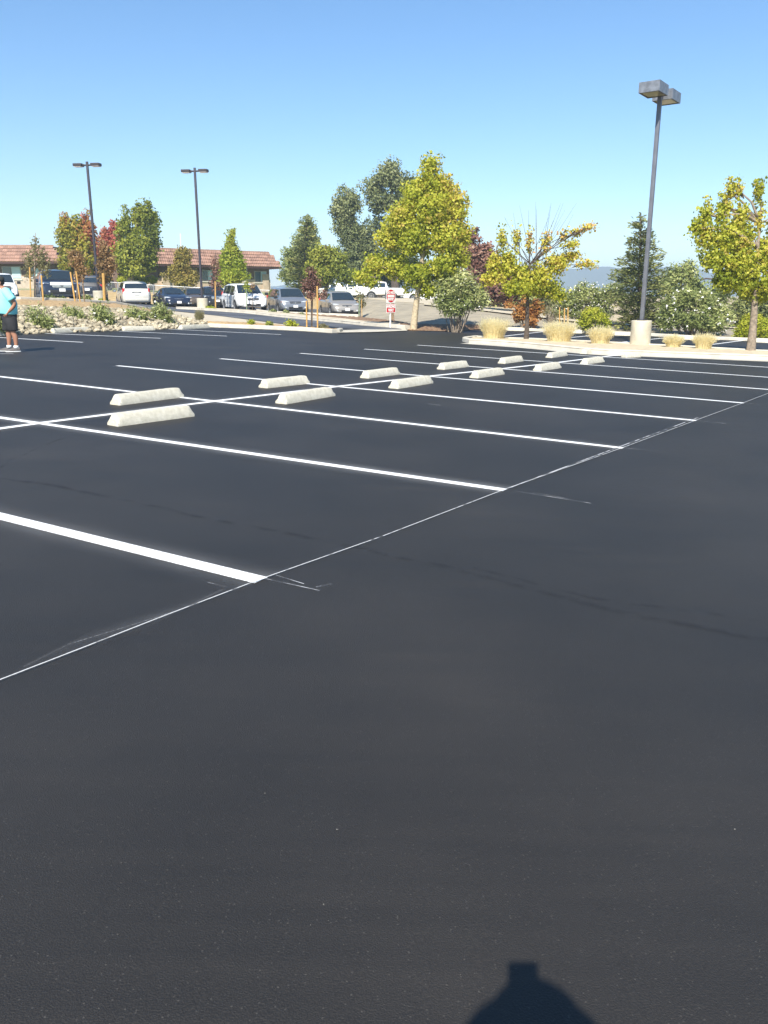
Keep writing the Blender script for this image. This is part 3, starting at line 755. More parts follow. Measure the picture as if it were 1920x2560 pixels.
PAL = {
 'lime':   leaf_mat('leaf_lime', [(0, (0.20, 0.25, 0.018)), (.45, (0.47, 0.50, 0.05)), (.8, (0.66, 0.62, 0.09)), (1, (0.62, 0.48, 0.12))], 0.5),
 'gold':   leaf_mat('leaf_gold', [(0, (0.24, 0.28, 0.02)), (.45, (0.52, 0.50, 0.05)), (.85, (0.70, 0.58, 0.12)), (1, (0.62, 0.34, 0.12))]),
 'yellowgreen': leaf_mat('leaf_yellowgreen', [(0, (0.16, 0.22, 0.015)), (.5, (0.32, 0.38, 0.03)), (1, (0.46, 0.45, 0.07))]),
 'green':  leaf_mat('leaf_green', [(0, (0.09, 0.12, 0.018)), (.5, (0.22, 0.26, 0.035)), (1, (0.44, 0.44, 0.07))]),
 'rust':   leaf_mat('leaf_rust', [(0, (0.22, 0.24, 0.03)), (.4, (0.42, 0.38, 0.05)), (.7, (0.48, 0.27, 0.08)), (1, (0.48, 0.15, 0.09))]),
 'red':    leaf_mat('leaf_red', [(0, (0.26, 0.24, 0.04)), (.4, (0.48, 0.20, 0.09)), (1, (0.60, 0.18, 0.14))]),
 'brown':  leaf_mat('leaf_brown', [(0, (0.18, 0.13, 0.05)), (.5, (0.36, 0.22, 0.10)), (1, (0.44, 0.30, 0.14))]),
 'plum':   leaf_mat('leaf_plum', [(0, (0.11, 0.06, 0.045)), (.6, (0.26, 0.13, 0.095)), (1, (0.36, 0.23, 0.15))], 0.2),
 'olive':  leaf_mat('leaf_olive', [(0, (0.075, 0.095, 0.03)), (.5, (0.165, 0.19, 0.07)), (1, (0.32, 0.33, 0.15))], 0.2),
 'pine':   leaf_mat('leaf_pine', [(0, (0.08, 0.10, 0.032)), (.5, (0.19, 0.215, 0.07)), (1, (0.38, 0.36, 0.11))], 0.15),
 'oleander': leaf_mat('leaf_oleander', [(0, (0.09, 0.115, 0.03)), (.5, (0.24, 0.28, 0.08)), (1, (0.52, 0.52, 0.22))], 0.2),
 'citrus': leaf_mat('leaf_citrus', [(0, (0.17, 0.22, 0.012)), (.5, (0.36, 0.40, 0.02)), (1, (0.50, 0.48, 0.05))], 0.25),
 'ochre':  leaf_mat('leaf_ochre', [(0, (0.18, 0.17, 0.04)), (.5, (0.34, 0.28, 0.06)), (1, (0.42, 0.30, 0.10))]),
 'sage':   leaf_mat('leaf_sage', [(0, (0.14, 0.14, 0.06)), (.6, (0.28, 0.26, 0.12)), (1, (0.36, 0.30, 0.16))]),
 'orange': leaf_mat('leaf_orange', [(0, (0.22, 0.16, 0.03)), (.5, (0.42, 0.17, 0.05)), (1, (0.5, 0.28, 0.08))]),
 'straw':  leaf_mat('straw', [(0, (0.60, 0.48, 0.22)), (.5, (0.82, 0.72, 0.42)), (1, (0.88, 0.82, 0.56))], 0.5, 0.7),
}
M['flower'] = mat('white_flower', (0.85, 0.83, 0.76), 0.6)

def crown_points(lobes, n, g, clump=0.30, per=26, shell=0.55, flat=1.0, tintnoise=0.30):
    """lobes: list of (centre Vector, (rx,ry,rz), weight, tint)"""
    vol = np.array([l[1][0] * l[1][1] * l[1][2] * l[2] for l in lobes]) ** 0.75
    vol /= vol.sum(); Ps, Ts, C, Ns = [], [], [], []
    for (c, r, w, tn), f in zip(lobes, vol):
        nc = max(3, int(n * f / per))
        d = g.normal(size=(nc, 3)); d /= np.linalg.norm(d, axis=1)[:, None]
        rad = g.random(nc) ** (1 - shell * .75)
        rad *= 0.86 + 0.22 * g.random(nc)
        cc = np.array(c) + d * rad[:, None] * np.array(r)
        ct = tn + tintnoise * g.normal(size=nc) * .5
        k = g.integers(int(per * .5), int(per * 1.5) + 1, size=nc)
        rep = np.repeat(np.arange(nc), k)
        cr = clump * (0.6 + 0.8 * g.random(nc))
        off = np.clip(g.normal(size=(len(rep), 3)) * .5, -.8, .8); off[:, 2] *= flat
        Ps.append(cc[rep] + off * cr[rep][:, None]); Ts.append(ct[rep] + 0.13 * g.normal(size=len(rep))); C.append(cc)
        Ns.append(off * 1.1 + d[rep] * .55 + np.array([0, 0, .25]))
    crown_points.N = np.vstack(Ns)
    return np.vstack(Ps), np.concatenate(Ts), C
def branches(s, trunk, lobes, C, g, tr, twig=0.012, maxtw=7, lk=1.0):
    """trunk: list of points; limbs grow to lobe centres, twigs to clumps"""
    tp = [Vector(p) for p in trunk]
    for (c, r, w, tn), cc in zip(lobes, C):
        c = Vector(c)
        # attach low on the trunk so limbs rise steeply
        best = min(tp, key=lambda p: (p - c).length + (4 if p.z > c.z - .2 * r[2] else 0))
        L = (c - best).length
        mid = best.lerp(c, .5) + Vector((g.normal() * .06 * L, g.normal() * .06 * L, .10 * L))
        r0 = min(tr * .5, 0.02 + 0.018 * L) * lk
        if L > 0.05 and not (lk == .44 and w < .95): s.tube([best, mid, c], [r0, r0 * .7, r0 * .4], 6, cap=False)
        for q in cc[g.permutation(len(cc))[:maxtw]]:
            q = Vector(q); m2 = c.lerp(q, .55) + Vector((0, 0, .06))
            s.tube([c.lerp(best, .25), m2, q], [r0 * .4, max(twig, r0 * .25), twig * .4], 4, cap=False)
def lobesm(base, Y, L, depth=0.85, yoff=None):
    """pixel lobes (cx,cy,rx,ry[,weight,tint]) -> metric ellipsoids relative to base"""
    out = []; k = ppm(Y); kz = F / (Y * CP * CP) * 0 + k * 1.035
    for i, l in enumerate(L):
        cx, cy, rx, ry = l[:4]; w = l[4] if len(l) > 4 else 1; tn = l[5] if len(l) > 5 else .5
        c = at(cx, cy, Y) - base
        rxm, rzm = rx / k, ry / kz
        if len(l) > 6: c.y += l[6]
        elif i: c.y += ((i * 7919) % 5 - 2) * .18 * rxm
        out.append((c, (rxm, max(rxm, .3) * depth, rzm), w, tn))
    return out
def tree(label, base_px, Y, L, n, size, pal, trunk=0.12, bark='bark_grey', top=None, group=None, clump=.3, per=26, shell=.55, seed=1, aspect=1.35, cat='tree', name='tree', z=None, lean=None, depth=.85, maxtw=6, tn=.3, twig=.012, up=0.0, flat=1.0, foliage='crown', lk=1.0, bare=()):
    g = np.random.default_rng(seed)
    base = G(*base_px) if Y is None else at(base_px[0], base_px[1], Y)
    if Y and Y > 60: size *= .8; n = int(n * 1.45)
    Y = base.y
    t = empty(name, base); tag(t, label, cat, group)
    lob = lobesm(base, Y, L, depth)
    Pt, Tt, C = crown_points(lob, n, g, clump, per, shell, flat, tn)
    topz = max(l[0].z for l in lob); tc = min(lob, key=lambda l: abs(l[0].x))[0]
    tip = Vector(at(top[0], top[1], Y) - base) if top else Vector((tc.x, tc.y, topz))
    pts = []
    for i in range(7):
        f = i / 6; p = Vector((0, 0, 0)).lerp(tip, f); p.x += .04 * tip.z * .15 * math.sin(f * 5 + seed) * (0 < i < 6); p.y += .03 * math.cos(f * 4 + seed) * (0 < i)
        pts.append(p)
    s = MB(); s.tube([Vector((0, 0, -.15))] + pts, [trunk * 1.25, trunk * 1.1] + [trunk * (1 - .13 * i) for i in range(1, 7)], 10)
    branches(s, pts[2:], lob, C, g, trunk, twig, maxtw, lk)
    for (bx, by, tx_, ty_) in bare:
        a, e = at(bx, by, Y) - base, at(tx_, ty_, Y) - base; a.y += g.normal() * .2; e.y += g.normal() * .5
        s.tube([a, a.lerp(e, .5) + Vector(((e.x - a.x) * .12, 0, .1)), e], [.014, .009, .003], 4, cap=False)
    s.build('trunk', M[bark], t, smooth=True)
    link(foliage, leaf_mesh(foliage, Pt, Tt, size, PAL[pal], aspect, up, seed, nrm=crown_points.N), t)
    return t
def shrub(label, base_px, Y, L, n, size, pal, seed=1, aspect=3.2, flowers=0, fl_size=.07, group=None, clump=.22, per=14, shell=.3, cat='shrub', name='shrub', up=.5, stems=9, bark='bark_grey', stemr=.02, depth=.85, tn=.35, dz=0, fspread=.9):
    g = np.random.default_rng(seed)
    base = G(*base_px) if Y is None else at(base_px[0], base_px[1], Y)
    t = empty(name, base); tag(t, label, cat, group)
    lob = lobesm(base, base.y, L, depth)
    Pt, Tt, C = crown_points(lob, n, g, clump, per, shell, 1.0, tn)
    keep = Pt[:, 2] > -.02; Pt, Tt, Nn = Pt[keep], Tt[keep], crown_points.N[keep]
    s = MB(); allc = np.vstack(C)
    for q in allc[g.permutation(len(allc))[:stems * 3]]:
        q = Vector(q); r = Vector((q.x * .25 + g.normal() * .06, q.y * .25 + g.normal() * .06, -.1))
        s.tube([r, r.lerp(q, .5) + Vector((0, 0, .12 * q.length)), q], [stemr, stemr * .6, stemr * .25], 5, cap=False)
    s.build('stem', M[bark], t, smooth=True)
    link('foliage', leaf_mesh('foliage', Pt, Tt, size, PAL[pal], aspect, up, seed, nrm=Nn), t)
    if flowers:
        fs = []
        for (c, r, w, tn_) in lob:
            k = int(flowers * w / sum(l[2] for l in lob)) + 1
            d = g.normal(size=(k, 3)); d[:, 1] = -np.abs(d[:, 1]); d /= np.linalg.norm(d, axis=1)[:, None]
            fs.append(np.array(c) + d * np.array(r) * (fspread + .15 * g.random((k, 1))))
        fp = np.vstack(fs); fp = np.repeat(fp, 3, axis=0) + g.normal(size=(len(fp) * 3, 3)) * fl_size * .35
        fp = fp[fp[:, 2] > .1]
        link('flowers', leaf_mesh('flowers', fp, np.ones(len(fp)), fl_size, M['flower'], 1.1, .3, seed + 5), t)['kind'] = 'stuff'
    return t

# ------------------------------------------------------------------ trees and plants, left to right
tree('sparse young olive-leaved tree between stakes at the far left, in front of the left building', (88, 751), 37.5, [(88, 620, 10, 34, .7), (75, 655, 20, 30, 1), (104, 648, 18, 30, 1), (110, 676, 15, 18, .7), (72, 690, 10, 14, .4)], 1500, .085, 'sage', .05, 'wood_post' if False else 'bark_grey', (88, 582), clump=.18, per=9, seed=2, twig=.008)
tree('yellow-green autumn tree with rusty tips left of the left lamp post', (190, 722), 72, [(165, 600, 24, 55, 1, .25), (188, 575, 22, 42, 1, .35), (205, 600, 20, 60, 1, .4), (175, 650, 30, 38, 1, .2), (222, 570, 16, 42, .9, .8), (215, 640, 24, 45, 1, .3), (160, 560, 12, 28, .6, .7), (232, 610, 12, 40, .6, .9)], 9000, .26, 'rust', .22, 'bark_dark', (190, 545), clump=.34, per=16, seed=3)
tree('red and orange autumn tree right behind the left lamp post', (275, 722), 76, [(262, 610, 20, 40, 1, .6), (282, 590, 15, 40, .8, .9), (297, 585, 12, 38, .7, 1), (268, 655, 24, 32, 1, .35), (290, 640, 20, 34, 1, .45), (250, 640, 14, 30, .7, .75)], 5000, .24, 'red', .18, 'bark_dark', (284, 560), clump=.30, per=14, seed=4)
tree('dense dark green tree with a gap in its crown beside the tiled building', (326, 722), 72, [(318, 560, 11, 52, .8, .5), (345, 548, 18, 44, 1, .6), (372, 545, 20, 40, 1, .4), (385, 590, 14, 45, .9, .25), (350, 620, 32, 45, 1.2, .6), (312, 640, 26, 38, 1, .75), (372, 640, 20, 35, 1, .35), (332, 672, 40, 18, 1, .85), (303, 575, 12, 30, .6, .5)], 13000, .26, 'green', .22, 'bark_grey', (345, 520), clump=.36, per=18, seed=5)
tree('small rust-brown leaved sapling tied between three stakes', (192, 762), 37.5, [(192, 655, 19, 28, 1, .5), (182, 635, 14, 16, .7, .3), (207, 672, 13, 20, .7, .6), (196, 690, 14, 12, .5)], 1500, .09, 'brown', .03, 'bark_grey', (192, 630), clump=.18, per=9, seed=6, twig=.007)
tree('thin reddish-brown young tree with one yellow stake beside the lamp base', (262, 753), 41, [(262, 625, 14, 32, 1, .5), (254, 665, 16, 30, 1, .3), (274, 660, 14, 32, 1, .6), (262, 695, 16, 18, .7, .2)], 1900, .10, 'brown', .04, 'bark_dark', (262, 600), clump=.2, per=9, seed=7, twig=.008)
tree('ochre-yellow bushy tree in front of the tiled building, left of the second lamp', (455, 735), 72, [(455, 650, 22, 32, 1, .5), (440, 685, 24, 28, 1, .4), (475, 695, 22, 24, 1, .6), (462, 705, 26, 16, 1, .5), (466, 640, 12, 22, .6, .6), (413, 690, 7, 12, .3)], 7000, .20, 'ochre', .12, 'bark_grey', (457, 630), clump=.28, per=14, seed=8)
tree('thin red-leaved sapling with a yellow stake right of the second lamp post', (537, 774), 54, [(540, 665, 12, 34, 1, .7), (532, 705, 11, 24, 1, .5), (546, 715, 8, 20, .6, .5)], 800, .11, 'plum', .03, 'bark_dark', (538, 632), clump=.2, per=7, seed=9, twig=.009)
tree('bright yellow-green pointed tree behind the white minivan', (577, 735), 70, [(577, 605, 12, 34, .8, .7), (578, 640, 24, 32, 1, .6), (560, 665, 18, 30, 1, .4), (596, 668, 20, 32, 1, .4), (577, 695, 32, 26, 1.2, .5), (582, 578, 7, 16, .3, .8)], 9000, .22, 'yellowgreen', .12, 'bark_grey', (581, 570), clump=.28, per=15, seed=10)
tree('thin young sapling with few green leaves in front of the white minivan', (617, 786), 54.5, [(617, 715, 8, 26, 1, .6), (612, 690, 9, 14, .8), (625, 693, 7, 12, .6)], 260, .12, 'yellowgreen', .02, 'stake_green', (617, 668), clump=.2, per=6, seed=11, twig=.007)
tree('thin dark-stemmed sapling before the grille of the white minivan', (631, 788), 54.3, [(631, 716, 5, 10, 1, .4)], 60, .12, 'brown', .03, 'bark_dark', (631, 710), clump=.15, per=5, seed=12, twig=.007)
tree('airy dark green tree right of the long tiled building', (755, 742), 76, [(770, 570, 20, 32, .8, .4), (762, 600, 34, 28, 1, .5), (745, 632, 36, 26, 1, .35), (775, 640, 34, 30, 1, .4), (728, 655, 26, 26, .9, .3), (750, 680, 44, 26, 1.2, .3), (785, 600, 14, 24, .6, .5), (715, 690, 22, 20, .7, .4)], 11000, .24, 'oleander', .2, 'bark_dark', (768, 540), clump=.42, per=17, seed=13, aspect=2)
tree('light green broad tree behind the silver minivans', (815, 742), 70, [(800, 645, 30, 30, 1, .8), (825, 640, 28, 28, 1, .7), (845, 660, 28, 34, 1, .5), (805, 690, 40, 24, 1.1, .5), (860, 690, 26, 22, .8, .35), (780, 680, 20, 24, .8, .6)], 11000, .22, 'green', .2, 'bark_dark', (815, 612), clump=.36, per=17, seed=14, tn=.4)
tree('small purple-leaved tree with three stakes in the verge in front of the driveway', (779, 818), 36.8, [(777, 690, 12, 24, 1, .3), (768, 712, 13, 18, 1, .4), (788, 715, 13, 22, 1, .3), (776, 735, 16, 12, .8, .5), (805, 735, 14, 10, .4, .6)], 1900, .085, 'plum', .03, 'bark_dark', (779, 668), clump=.18, per=9, seed=15, twig=.008)
tree('tall grey-green oak with slender top behind the light green tree', (890, 746), 84, [(868, 510, 34, 42, 1, .7), (860, 560, 30, 34, 1, .6), (880, 590, 34, 34, 1, .4), (895, 640, 38, 36, 1, .35), (910, 600, 22, 34, .8, .4), (885, 680, 36, 26, 1, .3), (846, 525, 20, 26, .6, .8), (930, 620, 20, 30, .7, .4)], 15000, .26, 'olive', .4, 'bark_dark', (868, 480), clump=.46, per=20, seed=16)
tree('tallest grey-green oak rising behind the big yellow-green tree', (990, 746), 86, [(975, 440, 40, 40, 1, .7), (935, 470, 34, 36, 1, .6), (1010, 470, 40, 40, 1, .5), (960, 505, 44, 32, 1, .4), (1060, 500, 60, 50, 1.2, .5), (1125, 520, 30, 60, 1, .5), (940, 560, 30, 50, .5, .3), (1000, 600, 50, 70, 1, .3)], 17000, .28, 'olive', .45, 'bark_dark', (975, 410), clump=.5, per=20, seed=17)
tree('big yellow-green shade tree on a pale trunk beside the wrong way sign', (1033, 826.5), None,
     [(1078, 412, 22, 28, .8, .55), (1075, 455, 36, 34, 1, .6), (1040, 490, 36, 36, 1, .5), (1110, 480, 32, 44, 1, .75), (1140, 525, 30, 46, 1, .8), (1075, 530, 44, 44, 1.1, .55), (1005, 545, 40, 40, 1, .6), (975, 590, 38, 34, 1, .6, .9),
      (1040, 600, 48, 40, 1.1, .4), (1110, 600, 46, 44, 1.1, .6), (1155, 590, 22, 40, .8, .7), (940, 660, 34, 26, .9, .55, 1.3), (995, 665, 38, 32, 1, .45, 1.3), (1050, 685, 44, 30, 1, .3), (1110, 665, 42, 36, 1, .35), (905, 690, 26, 15, .8, .5, 1.0), (930, 705, 22, 12, .5, .4, .8), (1150, 650, 24, 24, .7, .5), (1022, 722, 16, 11, .3, .3, 1.0), (1070, 725, 30, 14, .6, .3)],
     40000, .115, 'lime', .155, 'bark_light', (1078, 430), clump=.27, per=18, shell=.45, seed=18, lk=.44, depth=1.15, tn=.35, aspect=1.15)
shrub('large oleander bush with pale buds right of the big tree, shaded at its foot', (1140, 826), 37.0, [(1140, 715, 40, 36, 1, .7), (1110, 740, 32, 36, 1, .5), (1175, 735, 42, 38, 1, .6), (1200, 752, 28, 24, .7, .8), (1140, 765, 44, 26, 1, .3), (1160, 700, 30, 20, .7, .9)], 9000, .16, 'oleander', 19, flowers=70, fl_size=.04, clump=.26, stems=10, stemr=.022)
tree('dark purple-leaved plum tree behind the sparse yellow tree', (1195, 772), 52, [(1180, 635, 28, 46, 1, .5), (1160, 610, 20, 26, .7, .4), (1210, 660, 38, 50, 1, .6), (1250, 690, 40, 46, 1, .5), (1190, 700, 34, 44, 1, .3), (1225, 735, 50, 26, 1, .2), (1280, 720, 36, 40, .9, .3), (1185, 590, 14, 20, .4, .4)], 13000, .19, 'plum', .16, 'bark_dark', (1185, 600), clump=.34, per=17, seed=20)
tree('sparse yellow tree with long bare upright twigs at the near end of the island', (1315, 856), None,
     [(1255, 600, 7, 45, .5, .5), (1235, 660, 22, 34, .8, .5), (1268, 665, 26, 44, 1, .4), (1306, 690, 30, 30, 1, .35), (1350, 690, 34, 32, 1, .45), (1300, 720, 52, 20, 1, .2), (1370, 720, 44, 22, 1, .2), (1392, 660, 34, 26, .8, .6), (1425, 612, 30, 7, .4, .6), (1462, 662, 38, 5, .35, .65), (1465, 570, 30, 6, .3, .8), (1440, 582, 24, 6, .3, .65), (1430, 640, 34, 9, .5, .7),
      (1290, 600, 8, 42, .3, .6), (1325, 600, 7, 44, .25, .7), (1365, 600, 8, 44, .3, .8), (1410, 590, 6, 30, .2, .8), (1228, 700, 30, 16, .6, .6), (1400, 740, 30, 10, .4, .2)],
     15000, .082, 'gold', .10, 'bark_dark', (1325, 660), clump=.17, per=9, shell=.25, seed=21, twig=.007, maxtw=10, tn=.32, aspect=1.1, depth=1.0, lk=.45,
     bare=[(1325 + random.uniform(-30, 30), 690, 1325 + d + random.uniform(-8, 8), y) for d, y in ((-90, 560), (-70, 545), (-45, 530), (-20, 515), (0, 525), (14, 505), (30, 520), (44, 508), (58, 515), (70, 512), (84, 505), (98, 520), (112, 508), (124, 530), (40, 540), (66, 550), (-30, 550), (90, 545))])
shrub('orange and red autumn shrub behind the trunk of the sparse yellow tree', (1320, 829), 41.5, [(1330, 795, 22, 26, 1, .5), (1305, 785, 26, 26, 1, .7), (1275, 765, 10, 14, .3, .6), (1340, 770, 20, 20, .7, .4), (1312, 745, 6, 16, .2, 1)], 2600, .13, 'orange', 22, aspect=1.5, clump=.2, up=.3)
shrub('dead tan shrub with bare twigs left of the staked saplings', (1375, 812), 44, [(1370, 775, 24, 22, 1, .6), (1390, 790, 18, 14, 1, .5)], 500, .12, 'sage', 23, stems=24, clump=.2)
shrub('wide oleander thicket with cream flowers left of the conifer', (1470, 812), 46, [(1455, 735, 32, 34, 1, .6), (1490, 745, 36, 38, 1, .5), (1440, 775, 34, 28, 1, .3), (1500, 780, 36, 26, 1, .4), (1420, 750, 26, 30, .8, .4), (1530, 735, 30, 34, 1, .5), (1400, 780, 24, 22, .8, .2)], 12000, .17, 'oleander', 24, flowers=260, fl_size=.055, clump=.26, stems=14, stemr=.03)
for i, (px, yt, yb) in enumerate(((1399, 768, 808), (1411, 770, 806), (1420, 768, 812))):
    b = at(px, yb, 43.5); tp = at(px, yt, 43.5)
    s = MB(); s.tube([Vector((0, 0, -.1)), tp - b], .03, 6); o = s.build('wooden_stake', M['stake']); o.location = b
    tag(o, ['leftmost of three thin stakes under the sparse yellow tree', 'middle one of three thin stakes under the sparse yellow tree', 'rightmost of three thin stakes left of the round bush'][i], 'stake', 'stakes left of the round bush')
shrub('rounded yellow-green clipped bush left of the lamp base', (1488, 834), 40.5, [(1482, 795, 34, 22, 1, .6), (1470, 812, 28, 20, 1, .4), (1505, 812, 30, 22, 1, .4), (1480, 780, 22, 12, .6, .9)], 9000, .09, 'citrus', 25, aspect=2, clump=.13, shell=.8, up=.3)

def conifer(label, bpx, Y, top, rad, n, size, pal, seed, layers=24, trunk=.16, droop=.15, name='tree', cat='conifer'):
    g = np.random.default_rng(seed); base = at(bpx[0], bpx[1], Y); t = empty(name, base); tag(t, label, cat)
    tip = at(top[0], top[1], Y) - base; Ht = tip.z; s = MB()
    s.tube([Vector((0, 0, -.1)), tip * .5 + Vector((0, .04, 0)), tip], [trunk, trunk * .6, .02], 8)
    Ps, Ts, Ds = [], [], []
    k = ppm(Y)
    for i in range(layers):
        f = (i + .3) / layers; z = Ht * (.07 + .92 * f)
        r = np.interp(f, [p[0] for p in rad], [p[1] / k for p in rad])
        for j in range(int(6 + 5 * (1 - f))):
            a = g.random() * 6.283; L = r * (0.55 + .55 * g.random()); z2 = z + g.normal() * .12
            o = Vector((tip.x * f, 0, z2)); d = Vector((math.cos(a), math.sin(a), 0))
            e = o + d * L + Vector((0, 0, L * (.35 * f + .1 - droop + .12 * g.normal())))
            s.tube([o, o.lerp(e, .5) + Vector((0, 0, .06 * L)), e], [.022, .014, .005], 4, cap=False)
            m = max(4, int(n * L / 330)); tt = g.random(m) ** .7
            q = np.array(o)[None] + (np.array(e - o))[None] * tt[:, None]
            w = .10 + .20 * L * (1 - tt)
            side = np.array([-d.y, d.x, 0.0]) * (g.normal(size=m) * w)[:, None]
            q = q + side + g.normal(size=(m, 3)) * .06 + np.array([0, 0, -.05])
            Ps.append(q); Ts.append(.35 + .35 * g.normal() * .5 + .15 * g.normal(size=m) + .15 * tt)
            dd = np.tile(np.array(d), (m, 1)) + side * 1.2 + np.array([0, 0, .25]); Ds.append(dd)
    s.build('trunk', M['bark_dark'], t, smooth=True)
    link('crown', leaf_mesh('crown', np.vstack(Ps), np.concatenate(Ts), size, PAL[pal], 3.0, 0, seed, dirs=np.vstack(Ds)), t)
conifer('loose feathery conifer behind the lamp post in the right island', (1600, 822), 42, (1602, 532), [(0, 74), (.2, 92), (.4, 78), (.55, 60), (.7, 48), (.85, 30), (1, 5)], 17000, .17, 'pine', 26)
conifer('slim airy conifer beside the light green tree at the building corner', (757, 742), 73, (768, 534), [(0, 40), (.3, 44), (.6, 34), (.8, 22), (1, 4)], 5000, .34, 'pine', 27)
tree('mid green broadleaf tree behind the white flowering shrub', (1700, 818), 52, [(1690, 690, 30, 30, 1, .5), (1720, 680, 28, 28, 1, .6), (1670, 720, 32, 30, 1, .4), (1735, 715, 30, 26, 1, .4), (1700, 750, 46, 24, 1, .2), (1780, 740, 44, 26, .9, .15), (1820, 700, 30, 34, .8, .2)], 9000, .19, 'oleander', .15, 'bark_dark', (1705, 665), clump=.34, per=15, seed=28, aspect=2)
shrub('big oleander shrub covered in white flowers right of the lamp base', (1740, 843), 39.5, [(1715, 745, 34, 24, 1, .6), (1690, 770, 38, 34, 1, .35), (1760, 760, 40, 34, 1, .5), (1800, 785, 32, 30, 1, .6), (1720, 800, 50, 26, 1, .2), (1780, 812, 46, 20, 1, .4), (1670, 800, 26, 30, .8, .3)], 15000, .16, 'oleander', 29, flowers=70, fl_size=.09, clump=.24, stems=14, stemr=.03, fspread=.95)
shrub('row of dark green shrubs behind the leaning trunk at the right edge', (1890, 846), 45, [(1860, 770, 44, 40, 1, .4), (1920, 780, 44, 42, 1, .3), (1880, 810, 50, 28, 1, .2), (1990, 780, 50, 40, 1, .3)], 9000, .18, 'pine', 30, aspect=2.4, clump=.3, stems=8)
shrub('bright lime dome-shaped bush behind the leaning trunk', (1888, 853), 38, [(1885, 818, 42, 30, 1, .6), (1870, 835, 34, 18, 1, .4), (1905, 832, 36, 20, 1, .4), (1882, 800, 26, 16, .7, .8)], 12000, .085, 'citrus', 31, aspect=2, clump=.12, shell=.85, up=.3)
tree('large yellow-green tree with upright spires on a leaning trunk at the right edge', (1876, 885), None,
     [(1846, 475, 7, 34, .9, .75), (1824, 478, 5, 28, .8, .7), (1897, 478, 8, 40, .9, .5), (1848, 545, 17, 50, .8, .7), (1762, 540, 20, 38, .8, .55), (1798, 535, 9, 50, .7, .45), (1818, 520, 8, 40, .6, .6), (1872, 590, 14, 50, .7, .6), (1740, 570, 14, 34, .4, .4), (1765, 590, 30, 44, .9, .55), (1810, 600, 36, 50, 1, .6), (1850, 600, 34, 56, 1, .75),
      (1897, 545, 12, 50, .6, .75), (1940, 540, 16, 60, .8, .8), (1790, 650, 44, 34, 1, .4), (1850, 665, 50, 40, 1.1, .5), (1915, 640, 40, 50, 1, .6), (1960, 620, 50, 80, 1.2, .6), (1860, 710, 54, 28, 1, .3), (1810, 700, 36, 24, .8, .15), (1930, 710, 50, 34, 1, .4), (1900, 740, 40, 18, .8, .3), (1985, 690, 40, 40, .8, .5)],
     32000, .082, 'lime', .14, 'bark_grey', (1900, 560), clump=.15, per=13, shell=.3, seed=32, depth=.95, tn=.4, aspect=1.1, maxtw=7)
# hidden row that closes the view behind the right part
tree('dark evergreen mass between the plum tree and the oleander thicket', (1240, 780), 60, [(1120, 705, 44, 44, 1), (1180, 720, 50, 40, 1), (1240, 735, 50, 34, 1), (1300, 745, 50, 32, 1), (1350, 745, 50, 34, 1)], 12000, .20, 'pine', .12, 'bark_dark', clump=.4, per=16, seed=33)

tree('dark broad evergreen far behind the wrong way sign', (950, 746), 96, [(900, 690, 40, 36, 1, .4), (945, 680, 40, 36, 1, .3), (990, 685, 40, 36, 1, .4), (1040, 680, 40, 40, 1, .3), (930, 655, 36, 30, 1, .5), (1000, 650, 40, 30, 1, .4)], 12000, .3, 'olive', .3, 'bark_dark', clump=.5, per=18, seed=34)
# bushes on the rock bank
for i, (px, py, L, sd, lb) in enumerate([((102, 834), None, [(95, 800, 26, 26), (115, 812, 20, 20), (84, 815, 14, 16)], 41, 'low oleander bush on the rocks just right of the man'),
        ((184, 826), None, [(175, 795, 24, 24), (195, 803, 20, 20), (163, 800, 14, 14)], 42, 'second low oleander bush on the rocks, below the staked sapling'),
        ((255, 827), None, [(250, 788, 22, 22), (266, 800, 18, 22), (240, 808, 12, 14)], 43, 'third oleander bush on the rocks with white blooms at its top'),
        ((340, 822), None, [(330, 795, 22, 22), (350, 798, 22, 22)], 44, 'fourth low oleander bush on the rocks, left of the tall one'),
        ((404, 821), None, [(402, 785, 22, 26), (415, 800, 20, 18), (388, 795, 14, 20)], 45, 'tallest oleander bush at the right end of the rock bank'),
        ((-8, 842), None, [(-5, 805, 18, 26)], 46, 'oleander bush on the rocks behind the man, cut by the left edge')]):
    b = G(*px)
    shrub(lb, (px[0], px[1] - 5), b.y + 0.7, [(l[0], l[1] - 5, l[2], l[3] * 1.2, 1, .5) for l in L], 1900, .13, 'oleander', sd, aspect=4, clump=.22, per=10, group='oleander bushes on the rock bank', flowers=(14 if sd in (43, 45) else 3), fl_size=.07, up=.8, stems=8, stemr=.012, shell=.1)
